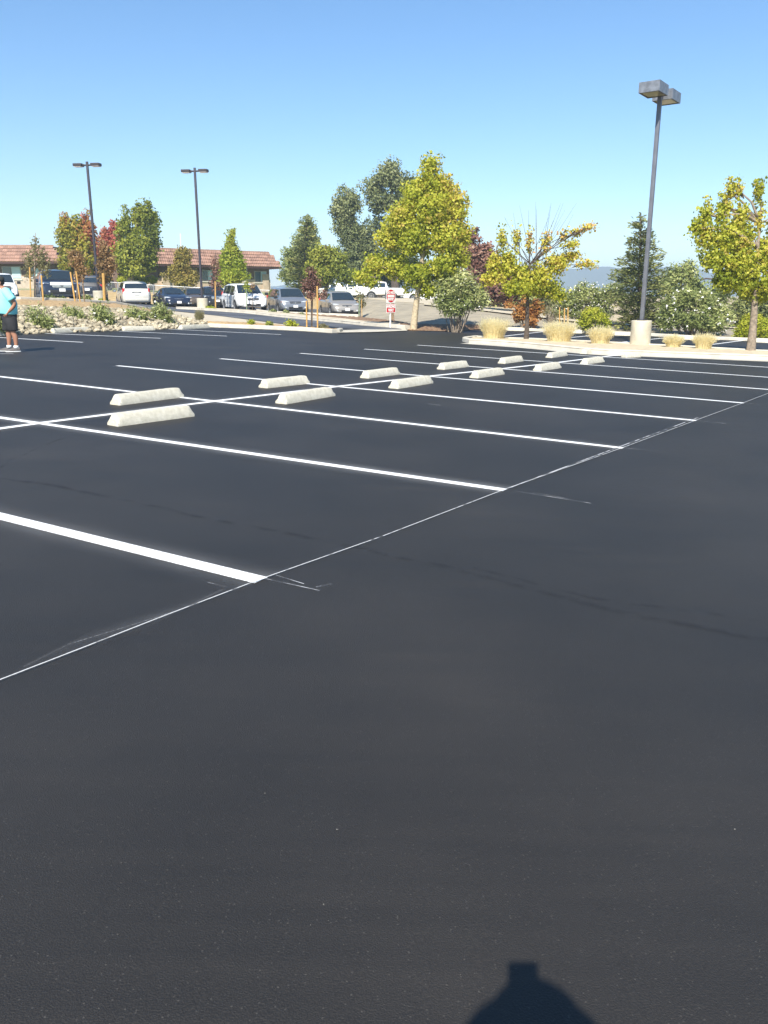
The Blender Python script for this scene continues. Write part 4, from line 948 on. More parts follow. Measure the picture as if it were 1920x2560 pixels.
for i, (px, Y, L, sd, lb, gp, pal) in enumerate([((126, 752), 38.5, [(126, 744, 14, 8)], 51, 'small green shrub below the dark SUV with the white bumper, left one', 'low shrubs on the mulch', 'oleander'), ((155, 756), 38.5, [(155, 749, 12, 7)], 52, 'small green shrub on the mulch right of the left one, by the stakes', 'low shrubs on the mulch', 'oleander'),
        ((217, 757), 39.5, [(217, 747, 11, 10)], 53, 'small green shrub on the mulch left of the left lamp base', 'low shrubs on the mulch', 'oleander'), ((256, 758), 41, [(256, 753, 9, 5)], 54, 'tuft of bright green weed at the foot of the yellow stake', 'low shrubs on the mulch', 'citrus'),
        ((681, 790), 50.5, [(681, 782, 13, 8)], 55, 'small shrub in the bark strip in front of the white minivan', 'low shrubs in the bark strip', 'oleander'), ((715, 791), 50, [(715, 783, 10, 8)], 56, 'small shrub in the bark strip below the grey minivan headlight', 'low shrubs in the bark strip', 'oleander'),
        ((756, 796), 49, [(756, 789, 9, 7)], 57, 'small shrub in the bark strip left of the yellow stakes', 'low shrubs in the bark strip', 'oleander'),
        ((724, 820), 36.3, [(724, 809, 14, 9), (735, 813, 8, 7)], 58, 'bright green weed clump growing in the dry verge', 'weeds in the verge', 'citrus'), ((672, 816), 36, [(672, 811, 9, 5)], 59, 'low weed patch left of the bright green clump in the verge', 'weeds in the verge', 'green'),
        ((808, 823), 36.5, [(808, 818, 9, 5)], 60, 'pale weed tuft at the right end of the verge', 'weeds in the verge', 'sage'), ((628, 812), 36, [(628, 807, 6, 4)], 61, 'tiny weed at the middle of the dry verge', 'weeds in the verge', 'citrus'),
        ((525, 777), 52.5, [(525, 771, 14, 5)], 62, 'low yellow-green weed right of the second lamp base', 'weeds in the verge', 'citrus')]):
    shrub(lb, px, Y, [l + (1, .5) for l in L], 500, .09, pal, sd, aspect=2, clump=.12, per=8, group=gp, name='shrub', stems=3, stemr=.008, up=.6)
shrub('long clipped hedge behind the wire fence between the buildings', (332, 722), 74, [(305, 701, 14, 8), (325, 701, 14, 8), (348, 701, 16, 8), (362, 702, 10, 8)], 3500, .16, 'citrus', 63, aspect=1.6, clump=.2, cat='hedge', name='hedge', stems=4)
shrub('round clipped bush at the right end of the hedge', (382, 722), 74, [(382, 699, 11, 10)], 1500, .14, 'citrus', 64, aspect=1.6, clump=.15, stems=3)
shrub('low green bushes behind the fence left of the hedge', (235, 722), 74, [(215, 698, 16, 8), (240, 702, 18, 8), (262, 705, 16, 10)], 2500, .18, 'green', 65, aspect=1.6, clump=.2, stems=4)

# ornamental grasses
def grass_clump(label, bpx, w, h, n, seed, group, plume=True, Y=None, pal='straw', lean=.55):
    g = np.random.default_rng(seed); b = G(*bpx) if Y is None else at(bpx[0], bpx[1], Y); k = ppm(b.y); W = w / k / 2; Hh = h / k
    o = empty('ornamental_grass', b + Vector((0, 0, .10))); tag(o, label, 'ornamental grass', group)
    V, T, PP, DD = [], [], [], []
    for i in range(n):
        a = g.random() * 6.283; r0 = g.random() ** .6 * W * .62; sp = min(1.15, abs(g.normal()) * .45 + .12 + .35 * r0 / W)
        L = Hh * (.50 + .60 * g.random() ** .7) * (1 - .20 * sp)
        if g.random() < .05: L *= 1.18
        x0, y0 = math.cos(a) * r0, math.sin(a) * r0 * .8
        a2 = a + g.normal() * .5; q_ = W * 1.0 * sp * L / Hh
        tx, ty = x0 + math.cos(a2) * q_ * .75, y0 + math.sin(a2) * q_ * .6
        P = []
        for j in range(5):
            t = j / 4; P.append((x0 + (tx - x0) * t ** 1.6, y0 + (ty - y0) * t ** 1.6, L * (t - .16 * sp * t ** 3)))
        wd = .0045 + .003 * g.random()
        nx, ny = math.cos(a + 1.2 + g.random()), math.sin(a + 1.2 + g.random())
        tb = .35 + .3 * g.random()
        for j in range(4):
            w0 = wd * (1 - .2 * j); w1 = wd * (1 - .2 * (j + 1))
            p, q = P[j], P[j + 1]
            V += [(p[0] - nx * w0, p[1] - ny * w0, p[2]), (q[0] - nx * w1, q[1] - ny * w1, q[2]), (q[0] + nx * w1, q[1] + ny * w1, q[2]), (p[0] + nx * w0, p[1] + ny * w0, p[2])]
            T.append(tb + .08 * j)
        d = np.array(P[4]) - np.array(P[3]); dn = d / (np.linalg.norm(d) + 1e-9)
        for j in range(5):
            PP.append(np.array(P[3]) + d * (-.5 + 1.6 * g.random()) + g.normal(size=3) * .016); DD.append(dn)
    n4 = len(V) // 4
    me = bpy.data.meshes.new('blades'); me.from_pydata(V, [], [(4 * i, 4 * i + 1, 4 * i + 2, 4 * i + 3) for i in range(n4)])
    at_ = me.attributes.new('tint', 'FLOAT', 'FACE'); at_.data.foreach_set('value', np.array(T, dtype=np.float32)); me.materials.append(PAL[pal])
    link('blades', me, o)['kind'] = 'stuff'
    PP = np.array(PP)
    me = leaf_mesh('plumes', PP, .55 + .3 * g.random(len(PP)), .05, PAL[pal], 5, 0, seed, dirs=np.array(DD)); link('plumes', me, o)['kind'] = 'stuff'
gg = 'pale ornamental grasses in the island'
grass_clump('big pale straw grass clump at the tip of the island, left of the sparse tree', (1234, 853), 84, 56, 900, 71, gg)
grass_clump('widest pale grass clump, between the sparse yellow tree and the smaller tufts', (1397, 862), 96, 56, 1000, 72, gg)
grass_clump('pale grass clump just left of the lamp base', (1500, 867), 72, 46, 800, 73, gg)
grass_clump('short straw tuft first to the right of the lamp base', (1682, 876), 56, 34, 600, 74, gg)
grass_clump('short straw tuft second right of the lamp base, left of the leaning trunk', (1757, 880), 62, 42, 650, 75, gg)
grass_clump('brownish dry grass tuft at the right end of the rock bank', (500, 816), 26, 38, 350, 76, None, plume=True, Y=35.6, pal='sage')
# stakes
for i, (p0, p1, Y, r, m, lb, gp) in enumerate([((77, 748), (74, 668), 37.2, .03, 'stake', 'thin tan stake left of the sparse young tree', 'sapling stakes on the mulch'), ((108, 750), (103, 688), 36.8, .035, 'stake', 'stout tan stake right of the sparse young tree', 'sapling stakes on the mulch'),
        ((188, 753), (176, 680), 37, .035, 'stake', 'leaning stake left of the rust-brown sapling', 'sapling stakes on the mulch'), ((201, 757), (190, 678), 36.6, .03, 'stake', 'leaning pale stake in front of the rust-brown sapling', 'sapling stakes on the mulch'), ((212, 756), (205, 690), 37.5, .03, 'wood_post', 'leaning brown stake right of the rust-brown sapling', 'sapling stakes on the mulch'),
        ((261, 755), (258, 683), 40.6, .065, 'stake', 'thick bright yellow stake in front of the left lamp base', 'sapling stakes on the mulch'),
        ((539, 773), (538, 703), 53.6, .04, 'stake', 'yellow stake of the red-leaved sapling by the driveway', 'stakes along the driveway'), ((617, 785), (616, 722), 54, .03, 'stake_green', 'green stake in front of the white minivan', 'stakes along the driveway'),
        ((767, 818), (766, 752), 36.6, .034, 'stake', 'left yellow stake of the purple tree in the verge', 'stakes of the purple tree'), ((794, 819), (793, 715), 36.4, .036, 'stake', 'tall right yellow stake of the purple tree in the verge', 'stakes of the purple tree'), ((779.5, 817), (781, 742), 37.2, .03, 'wood_post', 'middle brown stake of the purple tree', 'stakes of the purple tree'),
        ((897, 792), (899, 744), 50, .035, 'stake_green', 'green stake right of the silver brown minivan', 'stakes along the driveway'), ((905, 793), (904, 748), 50, .02, 'stake', 'thin stake on the gravel right of the green stake', 'stakes along the driveway')]):
    a, b = at(*p0, Y), at(*p1, Y)
    s = MB(); s.tube([Vector((0, 0, -.1)), b - a], r, 7); o = s.build('wooden_stake', M[m], smooth=True, angle=40); o.location = a; tag(o, lb, 'stake', gp)
tree('thin half-bare sapling beside the green stake, right of the parked minivans', (901, 794), 50.3, [(900, 742, 12, 14, 1, .5), (905, 760, 9, 14, .7, .5)], 300, .11, 'sage', .02, 'bark_grey', (900, 730), clump=.2, per=6, seed=77, twig=.007)

# ------------------------------------------------------------------ buildings
M['tile'] = mat('roof_tile', (0.33, 0.185, 0.13), 0.8, var=0.16, scale=1.1, bump=0.2, bscale=15, col2=(0.40, 0.25, 0.19))
randomize(M['tile'], .28)
randomize(M['stone'], .35)
M['tile_dark'] = mat('roof_batten', (0.10, 0.05, 0.04), 0.9)
M['wall_brown'] = mat('wall_brown', (0.17, 0.115, 0.085), 0.9, var=0.1, scale=1.5)
M['wall_tan'] = mat('wall_tan', (0.46, 0.36, 0.26), 0.9, var=0.15, scale=3, bump=0.2, bscale=12)
M['fascia'] = mat('fascia', (0.07, 0.035, 0.03), 0.7)
M['pane_dark'] = mat('pane_dark', (0.05, 0.09, 0.10), 0.08, spec=0.7)
M['pane_light'] = mat('pane_blind', (0.40, 0.55, 0.58), 0.2, spec=0.6)
M['winframe'] = mat('window_frame', (0.55, 0.52, 0.45), 0.5)
TILE = None
def tile_mesh(w, l):
    s = MB()
    s.add([(0, 0, 0), (w, 0, 0), (w, l, 0), (0, l, 0), (0, 0, .10), (w * .22, 0, .15), (w * .5, 0, .09), (w * .82, 0, .14), (w, 0, .10), (0, l, .03), (w * .22, l, .05), (w * .5, l, .02), (w * .82, l, .05), (w, l, .03)],
          [(4, 5, 10, 9), (5, 6, 11, 10), (6, 7, 12, 11), (7, 8, 13, 12), (0, 1, 8, 7, 6, 5, 4), (0, 4, 9, 3), (1, 2, 13, 8)])
    return s.mesh('roof_tile', M['tile'])
def building(name, label, eL, eR, tL, tR, zb, depth_m, wins, extra=None, overh=.95, wall_l=True):
    """eL,eR: world eave corners (front edge), tL,tR: top corners"""
    org = Vector((eL.x, eL.y, 0)); ang = math.atan2(eR.y - eL.y, eR.x - eL.x); W = math.hypot(eR.x - eL.x, eR.y - eL.y)
    t = empty(name, (eL.x, eL.y, zb), ang); tag(t, label, 'building')
    ze, zt = (eL.z + eR.z) / 2 - zb, (tL.z + tR.z) / 2 - zb
    ins = .95; D = depth_m
    tx0, tx1 = 1.1, W - 1.1
    # body under the roof
    s = MB(); s.box((W / 2, D / 2, ze / 2 - .6), (W - 2 * overh, D - 2 * overh, ze + 1.2 - .02)); w = s.build('wall', M['wall_brown'], t)
    s = MB(); s.box((W / 2, overh - .04 + 0.02, .35), (W - 2 * overh + .08, .1, 2.1)); s.box((overh - .03, D / 2, .35), (.1, D - 2 * overh, 2.1)); s.box((W - overh + .03, D / 2, .35), (.1, D - 2 * overh, 2.1)); s.build('wainscot', M['wall_tan'], t)
    s = MB(); s.box((W / 2, D / 2, ze + .02), (W - .1, D - .1, .10)); s.build('soffit', M['fascia'], t)
    s = MB()
    s.rings([[(0, 0, ze + .08), (W, 0, ze + .08), (W, D, ze + .08), (0, D, ze + .08)], [(tx0, ins, zt - .02), (tx1, ins, zt - .02), (tx1, D - ins, zt - .02), (tx0, D - ins, zt - .02)]])
    rf = s.build('roof', M['tile_dark'], t)
    s = MB(); s.box((W / 2, 0.0, ze + .05), (W + .06, .08, .2)); s.box((0, D / 2, ze + .05), (.08, D, .2)); s.box((W, D / 2, ze + .05), (.08, D, .2)); s.build('fascia', M['fascia'], t)
    s = MB(); s.box((W / 2, ins + .02, zt + .03), (tx1 - tx0 + .2, .3, .14)); s.build('ridge_cap', M['tile'], t)
    rows = 5; sl = Vector((0, ins, zt - ze - .08)); SL = sl.length; u = sl.normalized(); tl = SL / rows
    tw = .42; tm = tile_mesh(tw, tl + .05)
    cnt = 0
    for r in range(rows):
        f = r / rows; xa, xb = tx0 * f + .02, W - (W - tx1) * f - .02
        x = xa - (r % 2) * tw / 2
        while x < xb:
            if x + tw > xa and x > xa - tw * .6 and x + tw < xb + tw * .6 and cnt < 298:
                o = bpy.data.objects.new('tile', tm); COL.objects.link(o); o.parent = rf; cnt += 1
                p = Vector((x, 0, ze + .08)) + u * (tl * r)
                o.location = (p.x, p.y - .015, p.z + .01); o.rotation_euler = (math.atan2(u.z, u.y) + .03 + random.uniform(-.008, .008), 0, random.uniform(-.006, .006))
            x += tw + .004
    for (x0, x1, z0, z1) in wins:
        x0 -= 0; f = MB(); yy = overh - .012; fw = .06
        f.box(((x0 + x1) / 2, yy, z1), (x1 - x0 + fw, .07, fw)); f.box(((x0 + x1) / 2, yy, z0), (x1 - x0 + fw, .07, fw))
        for xx in (x0, (x0 + x1) / 2, x1): f.box((xx, yy, (z0 + z1) / 2), (fw, .07, z1 - z0 - fw))
        wf = f.build('window', M['winframe'], t)
        xm = (x0 + x1) / 2
        for a, b, mm in ((x0 + .03, xm - .03, 'pane_dark'), (xm + .03, x1 - .03, 'pane_light')):
            p = MB(); p.box(((a + b) / 2, overh - .05 - .03, (z0 + z1) / 2), (b - a, .02, z1 - z0 - .06)); p.build('pane', M[mm], wf)
        p = MB(); p.box(((x0 + x1) / 2, overh - .08, z0 - .08), (x1 - x0 + .25, .16, .09)); p.build('sill', M['winframe'], wf)
    if extra: extra(t, W, ze)
    return t, ang
def winpx(pxs, eL, eR, zb, overh=.95):
    ang = math.atan2(eR.y - eL.y, eR.x - eL.x); n = Vector((-math.sin(ang), math.cos(ang), 0)); d = Vector((math.cos(ang), math.sin(ang), 0)); o = Vector((eL.x, eL.y, 0)) + n * overh
    out = []
    for (a, b, y0, y1) in pxs:
        r = []
        for px, py in ((a, y1), (b, y0)):
            q = ray(px, py); c = Vector((0, 0, H)); k = (o - c).dot(n) / q.dot(n); p = c + q * k; r.append(((p - o).dot(d), p.z - zb))
        out.append((r[0][0], r[1][0], r[0][1], r[1][1]))
    return out
eL, eR = at(378, 663, 79), at(704, 671, 87.5)
tL, tR = at(401, 623, 80.5), at(688, 632, 88.5)
def ext_r(t, W, ze):
    s = MB(); s.box((1.6, .75, ze / 2 - .75), (.9, .5, ze - .2), taper=.75); s.build('stone_pier', M['wall_tan'], t)
    s = MB(); s.box((W - 1.5, .9, ze / 2 - .6), (.7, .3, ze)); s.build('stone_pier', M['wall_tan'], t)
    s = MB(); s.box((10.2, .86, 1.25), (.5, .12, .34)); s.build('wall_vent', M['winframe'], t)
building('tiled_building', 'long brown single-storey building with red tiled mansard roof in the middle left', eL, eR, tL, tR, 1.75, 13, winpx([(507, 530, 676, 702), (637, 665, 679, 705), (556, 575, 678, 703)], eL, eR, 1.75), ext_r)
eL2, eR2 = at(-260, 657, 78), at(153, 658, 78)
def ext_l(t, W, ze):
    s = MB(); s.box((W - 1.3, .75, ze / 2 - .6), (.45, .4, ze)); s.build('stone_pier', M['wall_tan'], t)
building('tiled_building', 'brown building with red tiled roof at the far left, cut by the frame', eL2, eR2, at(-200, 615, 79), at(124, 615.5, 79), 1.9, 13, winpx([(9, 51, 667, 697), (76, 97, 669, 692), (-90, -50, 667, 697)], eL2, eR2, 1.9), ext_l)
# dark link wall between the buildings
s = MB(); a, b = at(120, 720, 90), at(400, 722, 92); s.box(((a.x + b.x) / 2, 92, 3.0), (b.x - a.x, 1.0, 3.2)); o = s.build('link_building', M['wall_brown']); tag(o, 'low dark wall in the gap between the two tiled buildings', 'wall')
b = at(452, 640, 95); tp = at(451, 584, 95)
s = MB(); s.tube([Vector((0, 0, -3)), tp - b], [.09, .05], 8); o = s.build('antenna_mast', M['white'], smooth=True, angle=40); o.location = b; tag(o, 'thin pale mast rising behind the long tiled roof', 'mast')
b = at(325, 722, 73); s = MB(); s.box((0, 0, .5), (.3, .3, 1.6)); o = s.build('fence_pillar', M['wall_tan']); o.location = b; tag(o, 'short tan pillar in the hedge behind the fence', 'pillar')

# ------------------------------------------------------------------ chain link fence
def wire_mat():
    m, nt, N, L, b = nodemat('chain_link')
    b.inputs['Base Color'].default_value = (.4, .41, .41, 1); b.inputs['Roughness'].default_value = .5; b.inputs['Metallic'].default_value = .4
    tc = N.new('ShaderNodeTexCoord'); last = None
    for sg in (1, -1):
        mp = N.new('ShaderNodeVectorMath'); mp.operation = 'DOT_PRODUCT'; mp.inputs[1].default_value = (1, 0, sg); L.new(tc.outputs['Object'], mp.inputs[0])
        mm = N.new('ShaderNodeMath'); mm.operation = 'MULTIPLY'; mm.inputs[1].default_value = 1 / .08; L.new(mp.outputs['Value'], mm.inputs[0])
        fr = N.new('ShaderNodeMath'); fr.operation = 'FRACT'; L.new(mm.outputs[0], fr.inputs[0])
        lt = N.new('ShaderNodeMath'); lt.operation = 'LESS_THAN'; lt.inputs[1].default_value = .09; L.new(fr.outputs[0], lt.inputs[0])
        if last is None: last = lt.outputs[0]
        else:
            k = N.new('ShaderNodeMath'); k.operation = 'MAXIMUM'; L.new(last, k.inputs[0]); L.new(lt.outputs[0], k.inputs[1]); last = k.outputs[0]
    L.new(last, b.inputs['Alpha'])
    return m
M['chain'] = wire_mat()
rail = [(-120, 689), (49, 693), (179, 699), (300, 707), (385, 713), (480, 718.5), (553, 721), (700, 727)]
def fence():
    Pt = [at(x, y, 69) for x, y in rail]
    t = empty('wire_fence', (Pt[0].x, 69, Pt[0].z)); tag(t, 'silver chain link fence with top rail along the lawn behind the parked cars', 'fence')
    o0 = Vector(t.location)
    s = MB(); s.tube([p - o0 for p in Pt], .024, 8); s.build('top_rail', M['galv'], t, smooth=True, angle=40)
    s = MB()
    for a, b in zip(Pt, Pt[1:]):
        a, b = a - o0, b - o0; s.quad(a + Vector((0, 0, -1.3)), b + Vector((0, 0, -1.3)), b, a)
    s.build('wire_mesh', M['chain'], t)
    for px in (-60, 20, 108, 200, 294, 383, 461, 540, 625):
        y = float(np.interp(px, [r[0] for r in rail], [r[1] for r in rail])); p = at(px, y, 69) - o0
        s = MB(); s.tube([p + Vector((0, 0, -1.7)), p + Vector((0, 0, .05))], .05, 8); s.build('fence_post', M['galv'], t, smooth=True, angle=40)
fence()

# ------------------------------------------------------------------ vehicles
def paintm(name, c, metal=0.0, rough=.35): return mat(name, c, rough, metal, spec=.5, coat=.7)
M['car_white'] = paintm('car_white', (.78, .78, .76)); M['car_grey'] = paintm('car_grey', (.20, .215, .24), .35); M['car_champagne'] = paintm('car_champagne', (.36, .33, .29), .4)
M['car_navy'] = paintm('car_navy', (.012, .018, .038)); M['car_black'] = paintm('car_black', (.012, .012, .014)); M['car_silver'] = paintm('car_silver', (.60, .58, .52), .15); M['car_brown'] = paintm('car_brown', (.10, .075, .05), .2)
M['glass'] = mat('car_glass', (.018, .026, .030), .04, spec=.9, coat=.5); M['tyre'] = mat('tyre', (.02, .02, .02), .85); M['rim'] = mat('rim', (.42, .42, .42), .35, .7)
M['black_trim'] = mat('black_trim', (.015, .015, .016), .5); M['chrome'] = mat('chrome', (.62, .63, .66), .16, .9); M['lampglass'] = mat('headlight_glass', (.62, .66, .68), .08, .2, spec=.8)
M['amber'] = mat('amber', (.75, .20, .02), .25); M['tail_red'] = mat('tail_red', (.55, .015, .015), .2, spec=.7); M['plate'] = mat('plate', (.75, .74, .70), .5); M['bumper_grey'] = mat('bumper_grey', (.10, .10, .105), .6)
# station tables: x, zbottom, zbelt, ztop, half width body, half width roof line
KIND = {
 'minivan': (5.1, [(-2.55, .42, .86, .92, .84, .74), (-2.50, .32, .98, 1.04, .94, .84), (-2.44, .30, 1.06, 1.18, .97, .86), (-2.22, .28, 1.09, 1.66, .985, .74), (-1.9, .26, 1.09, 1.73, .99, .72), (-1.0, .24, 1.07, 1.76, 1.0, .72), (.1, .24, 1.04, 1.75, 1.0, .72), (.85, .24, 1.02, 1.68, 1.0, .70),
                  (1.72, .25, 1.00, 1.08, .985, .84), (2.1, .28, .93, .99, .96, .80), (2.38, .30, .82, .88, .90, .74), (2.50, .30, .66, .74, .82, .66), (2.55, .34, .56, .60, .74, .60)]),
 'oldvan': (5.05, [(-2.52, .42, .86, .92, .82, .72), (-2.46, .32, .98, 1.04, .92, .82), (-2.40, .30, 1.04, 1.16, .95, .84), (-2.2, .28, 1.05, 1.56, .96, .72), (-1.8, .26, 1.05, 1.63, .97, .70), (-1.0, .24, 1.03, 1.66, .97, .69), (.0, .24, 1.0, 1.65, .97, .69), (.6, .24, .98, 1.58, .97, .67),
                  (1.5, .25, .95, 1.02, .95, .82), (2.0, .28, .86, .91, .92, .76), (2.32, .30, .75, .80, .86, .70), (2.46, .30, .60, .67, .78, .62), (2.52, .34, .52, .55, .70, .56)]),
 'suv': (5.0, [(-2.5, .45, .95, 1.0, .86, .76), (-2.46, .38, 1.08, 1.14, .95, .86), (-2.38, .36, 1.14, 1.26, .98, .86), (-2.22, .34, 1.16, 1.70, .99, .76), (-1.9, .33, 1.16, 1.77, 1.0, .73), (-1.0, .32, 1.14, 1.80, 1.0, .72), (.0, .32, 1.12, 1.79, 1.0, .72), (.5, .32, 1.11, 1.73, 1.0, .71),
               (1.15, .32, 1.10, 1.18, .99, .86), (1.8, .34, 1.06, 1.14, .98, .84), (2.30, .36, 1.0, 1.07, .95, .82), (2.45, .36, .86, .98, .90, .76), (2.5, .40, .66, .72, .84, .70)]),
 'sedan': (4.7, [(-2.35, .42, .82, .88, .78, .68), (-2.3, .32, .92, .98, .87, .76), (-1.95, .28, .96, 1.03, .90, .76), (-1.62, .27, .97, 1.05, .91, .78), (-.85, .25, .96, 1.41, .92, .60), (-.3, .25, .95, 1.46, .92, .59), (.25, .25, .94, 1.42, .92, .60),
                 (1.10, .25, .92, .98, .91, .76), (1.7, .27, .85, .91, .89, .72), (2.1, .28, .76, .82, .85, .68), (2.28, .30, .62, .72, .78, .60), (2.35, .33, .54, .58, .70, .54)]),
 'pickup': (5.6, [(-2.8, .55, 1.10, 1.12, .90, .84), (-2.75, .48, 1.18, 1.20, .96, .90), (-1.0, .42, 1.20, 1.22, .98, .92), (-.95, .42, 1.22, 1.26, .98, .90), (-.80, .42, 1.24, 1.78, .98, .76), (0.0, .42, 1.22, 1.86, .98, .74), (.65, .42, 1.20, 1.80, .98, .74),
                  (1.20, .42, 1.18, 1.24, .98, .88), (1.9, .44, 1.14, 1.20, .97, .86), (2.6, .46, 1.08, 1.14, .95, .84), (2.75, .48, .96, 1.08, .92, .80), (2.8, .52, .72, .76, .88, .76)]),
}
WS = {'minivan': (7, 8, 3, 2), 'oldvan': (7, 8, 3, 2), 'suv': (7, 8, 3, 2), 'sedan': (6, 7, 4, 3), 'pickup': (6, 7, 4, 3)}     # windshield top/base, rear glass top/base station
SIDEW = {'minivan': [(-2.05, -1.22), (-1.14, .02), (.10, 1.0), (1.08, 1.32)], 'oldvan': [(-2.0, -1.2), (-1.12, -.05), (.03, .85)], 'suv': [(-2.05, -1.3), (-1.22, -.25), (-.17, .75)], 'sedan': [(-1.1, -.28), (-.20, .72)], 'pickup': [(-.72, -.1), (-.02, .85)]}
def car(kind, paint, px, Y, zpix, rz, label, group='cars parked in the upper lot', rear=False, scale=1.0, grille='black_trim', twotone=None, amber=False, z=None, name=None, detail=True):
    L, st = KIND[kind]; t = empty(name or 'parked_' + ('car' if kind == 'sedan' else 'minivan' if 'van' in kind else kind), (0, 0, 0), rz)
    c = at(px, zpix, Y); t.location = c; t.scale = (scale,) * 3
    tag(t, label, {'minivan': 'minivan', 'oldvan': 'minivan', 'suv': 'suv', 'sedan': 'car', 'pickup': 'pickup truck'}[kind], group)
    PM = M[paint]
    def prof(x):
        xs = [q[0] for q in st]
        return [float(np.interp(x, xs, [q[i] for q in st])) for i in range(1, 6)]
    def ring(q):
        x, zb, zh, zt, wb, wt = q
        cab = zt - zh > .25
        half = [(0, zb), (.80 * wb, zb), (.95 * wb, zb + .07), (.995 * wb, zb + .30 * (zh - zb)), (wb, zb + .62 * (zh - zb)), (.975 * wb, zh - .03), (.95 * wb, zh)]
        half += [(wt + (.03 if cab else 0), zt - (.09 if cab else .015)), (wt * .90, zt - (.02 if cab else 0)), (wt * .5, zt + .012), (0, zt + .02)]
        return [Vector((x, y, z)) for y, z in half] + [Vector((x, -y, z)) for y, z in half[-2:0:-1]]
    xs = [st[0]]
    for a, b in zip(st, st[1:]):
        n = 2 if b[0] - a[0] > .5 else 1
        for k in range(1, n + 1): xs.append(tuple(a[i] + (b[i] - a[i]) * k / n for i in range(6)))
    s = MB(); s.rings([ring(q) for q in xs]); s.build('body', PM, t, smooth=True, angle=28)
    # glass
    i1, i0, r1, r0 = WS[kind]
    def glasspanel(a, b, nm, lo=.06, hi=.93):
        s = MB(); A, B = st[a], st[b]; n = 6; dx = B[0] - A[0]; off = Vector((abs(A[3] - B[3]) * (1 if dx > 0 else -1), 0, abs(dx))).normalized() * .014
        rows = []
        for f in (1 - lo, .5, 1 - hi):
            zt = A[3] + (B[3] - A[3]) * f; x = A[0] + dx * f; w = (A[5] + (B[5] - A[5]) * f) * .93
            rows.append([Vector((x, w * (2 * k / n - 1), zt + .012 * (1 - (2 * k / n - 1) ** 2))) + off for k in range(n + 1)])
        base = 0
        for r in rows: s.v += [tuple(q) for q in r]
        for i in range(2):
            for k in range(n): s.face((i * (n + 1) + k, i * (n + 1) + k + 1, (i + 1) * (n + 1) + k + 1, (i + 1) * (n + 1) + k))
        return s.build(nm, M['glass'], t, smooth=True)
    w = glasspanel(i1, i0, 'windshield')
    A, B = st[i1], st[i0]
    for sg in (-1, 1):
        s = MB(); q = lambda f, y: Vector((A[0] + (B[0] - A[0]) * f, y, A[3] + (B[3] - A[3]) * f + .03))
        s.tube([q(.93, sg * .25 - .28), q(.86, sg * .25 + .22)], .010, 5); s.build('wiper', M['black_trim'], w)
    glasspanel(r1, r0, 'rear_window', .12, .80)
    for sg in (-1, 1):
        for (xa, xb) in SIDEW[kind]:
            cuts = [xa] + [q[0] for q in st if xa < q[0] < xb] + [xb]; s = MB(); P = []
            for x in cuts:
                zb, zh, zt, wb, wt = prof(x); y0, z0 = .95 * wb, zh; y1, z1 = wt + .03, zt - .09
                if zt - zh < .30: y1, z1 = y0 + (y1 - y0) * .6, z0 + (z1 - z0) * .6
                nrm = Vector((0, z1 - z0, y0 - y1)).normalized() * .010
                for f in (.10, .94): P.append(Vector((x, sg * (y0 + (y1 - y0) * f + nrm.y), z0 + (z1 - z0) * f + nrm.z)))
            s.v = [tuple(p) for p in P]
            for i in range(len(cuts) - 1): s.face((2 * i, 2 * i + 2, 2 * i + 3, 2 * i + 1))
            s.build('side_window', M['glass'], t)
    # wheels and arches
    R_ = .345 if kind in ('minivan', 'sedan', 'oldvan') else .39
    fx, rx = L / 2 - (.95 if kind != 'pickup' else 1.0), -L / 2 + (1.05 if kind != 'pickup' else 1.35)
    for x in (fx, rx):
        wb = prof(x)[3]
        for sg in (-1, 1):
            s = MB(); n = 26
            arc = [(x + (R_ + .075) * math.cos(math.pi * 2 * k / n), R_ + (R_ + .075) * math.sin(math.pi * 2 * k / n)) for k in range(n)]
            s.rings([[(a, sg * (wb - .22), max(b, .24)) for a, b in arc], [(a, sg * (wb + .006), max(b, .24)) for a, b in arc]]); s.build('wheel_arch', M['black_trim'], t, smooth=True, angle=30)
            s = MB(); prf = [(wb - .20, R_ - .02), (wb - .18, R_), (wb + .0, R_), (wb + .025, R_ - .03), (wb + .028, R_ * .68)]
            s.rings([[(x + r * math.cos(2 * math.pi * k / 24), sg * y, R_ + r * math.sin(2 * math.pi * k / 24)) for k in range(24)] for y, r in prf]); wh = s.build('wheel', M['tyre'], t, smooth=True, angle=40)
            s = MB(); ro = R_ * .67
            s.rings([[(x + r * math.cos(2 * math.pi * k / 20), sg * y, R_ + r * math.sin(2 * math.pi * k / 20)) for k in range(20)] for y, r in [(wb - .02, ro), (wb + .034, ro), (wb + .034, ro * .86), (wb - .005, ro * .82), (wb - .005, .02)]], cap=False)
            for k in range(7):
                a = 2 * math.pi * k / 7; ca, sa = math.cos(a), math.sin(a)
                s.tube([(x + .03 * ca, sg * (wb + .03), R_ + .03 * sa), (x + ro * .9 * ca, sg * (wb + .025), R_ + ro * .9 * sa)], .022, 5)
            s.tube([(x, sg * (wb), R_), (x, sg * (wb + .045), R_)], .05, 10); s.build('rim', M['rim'], wh, smooth=True, angle=30)
    # front end
    def facex(z, y=0, front=True):
        # x of the skin at height z near the nose or tail
        qs = st[::-1] if front else st
        for a, b in zip(qs, qs[1:]):
            if (a[2] <= z <= b[2]): return a[0] + (b[0] - a[0]) * (z - a[2]) / max(1e-6, b[2] - a[2])
        return qs[0][0]
    fr = st[-1][0]
    zl = {'minivan': .76, 'oldvan': .72, 'suv': .93, 'sedan': .70, 'pickup': .93}[kind]
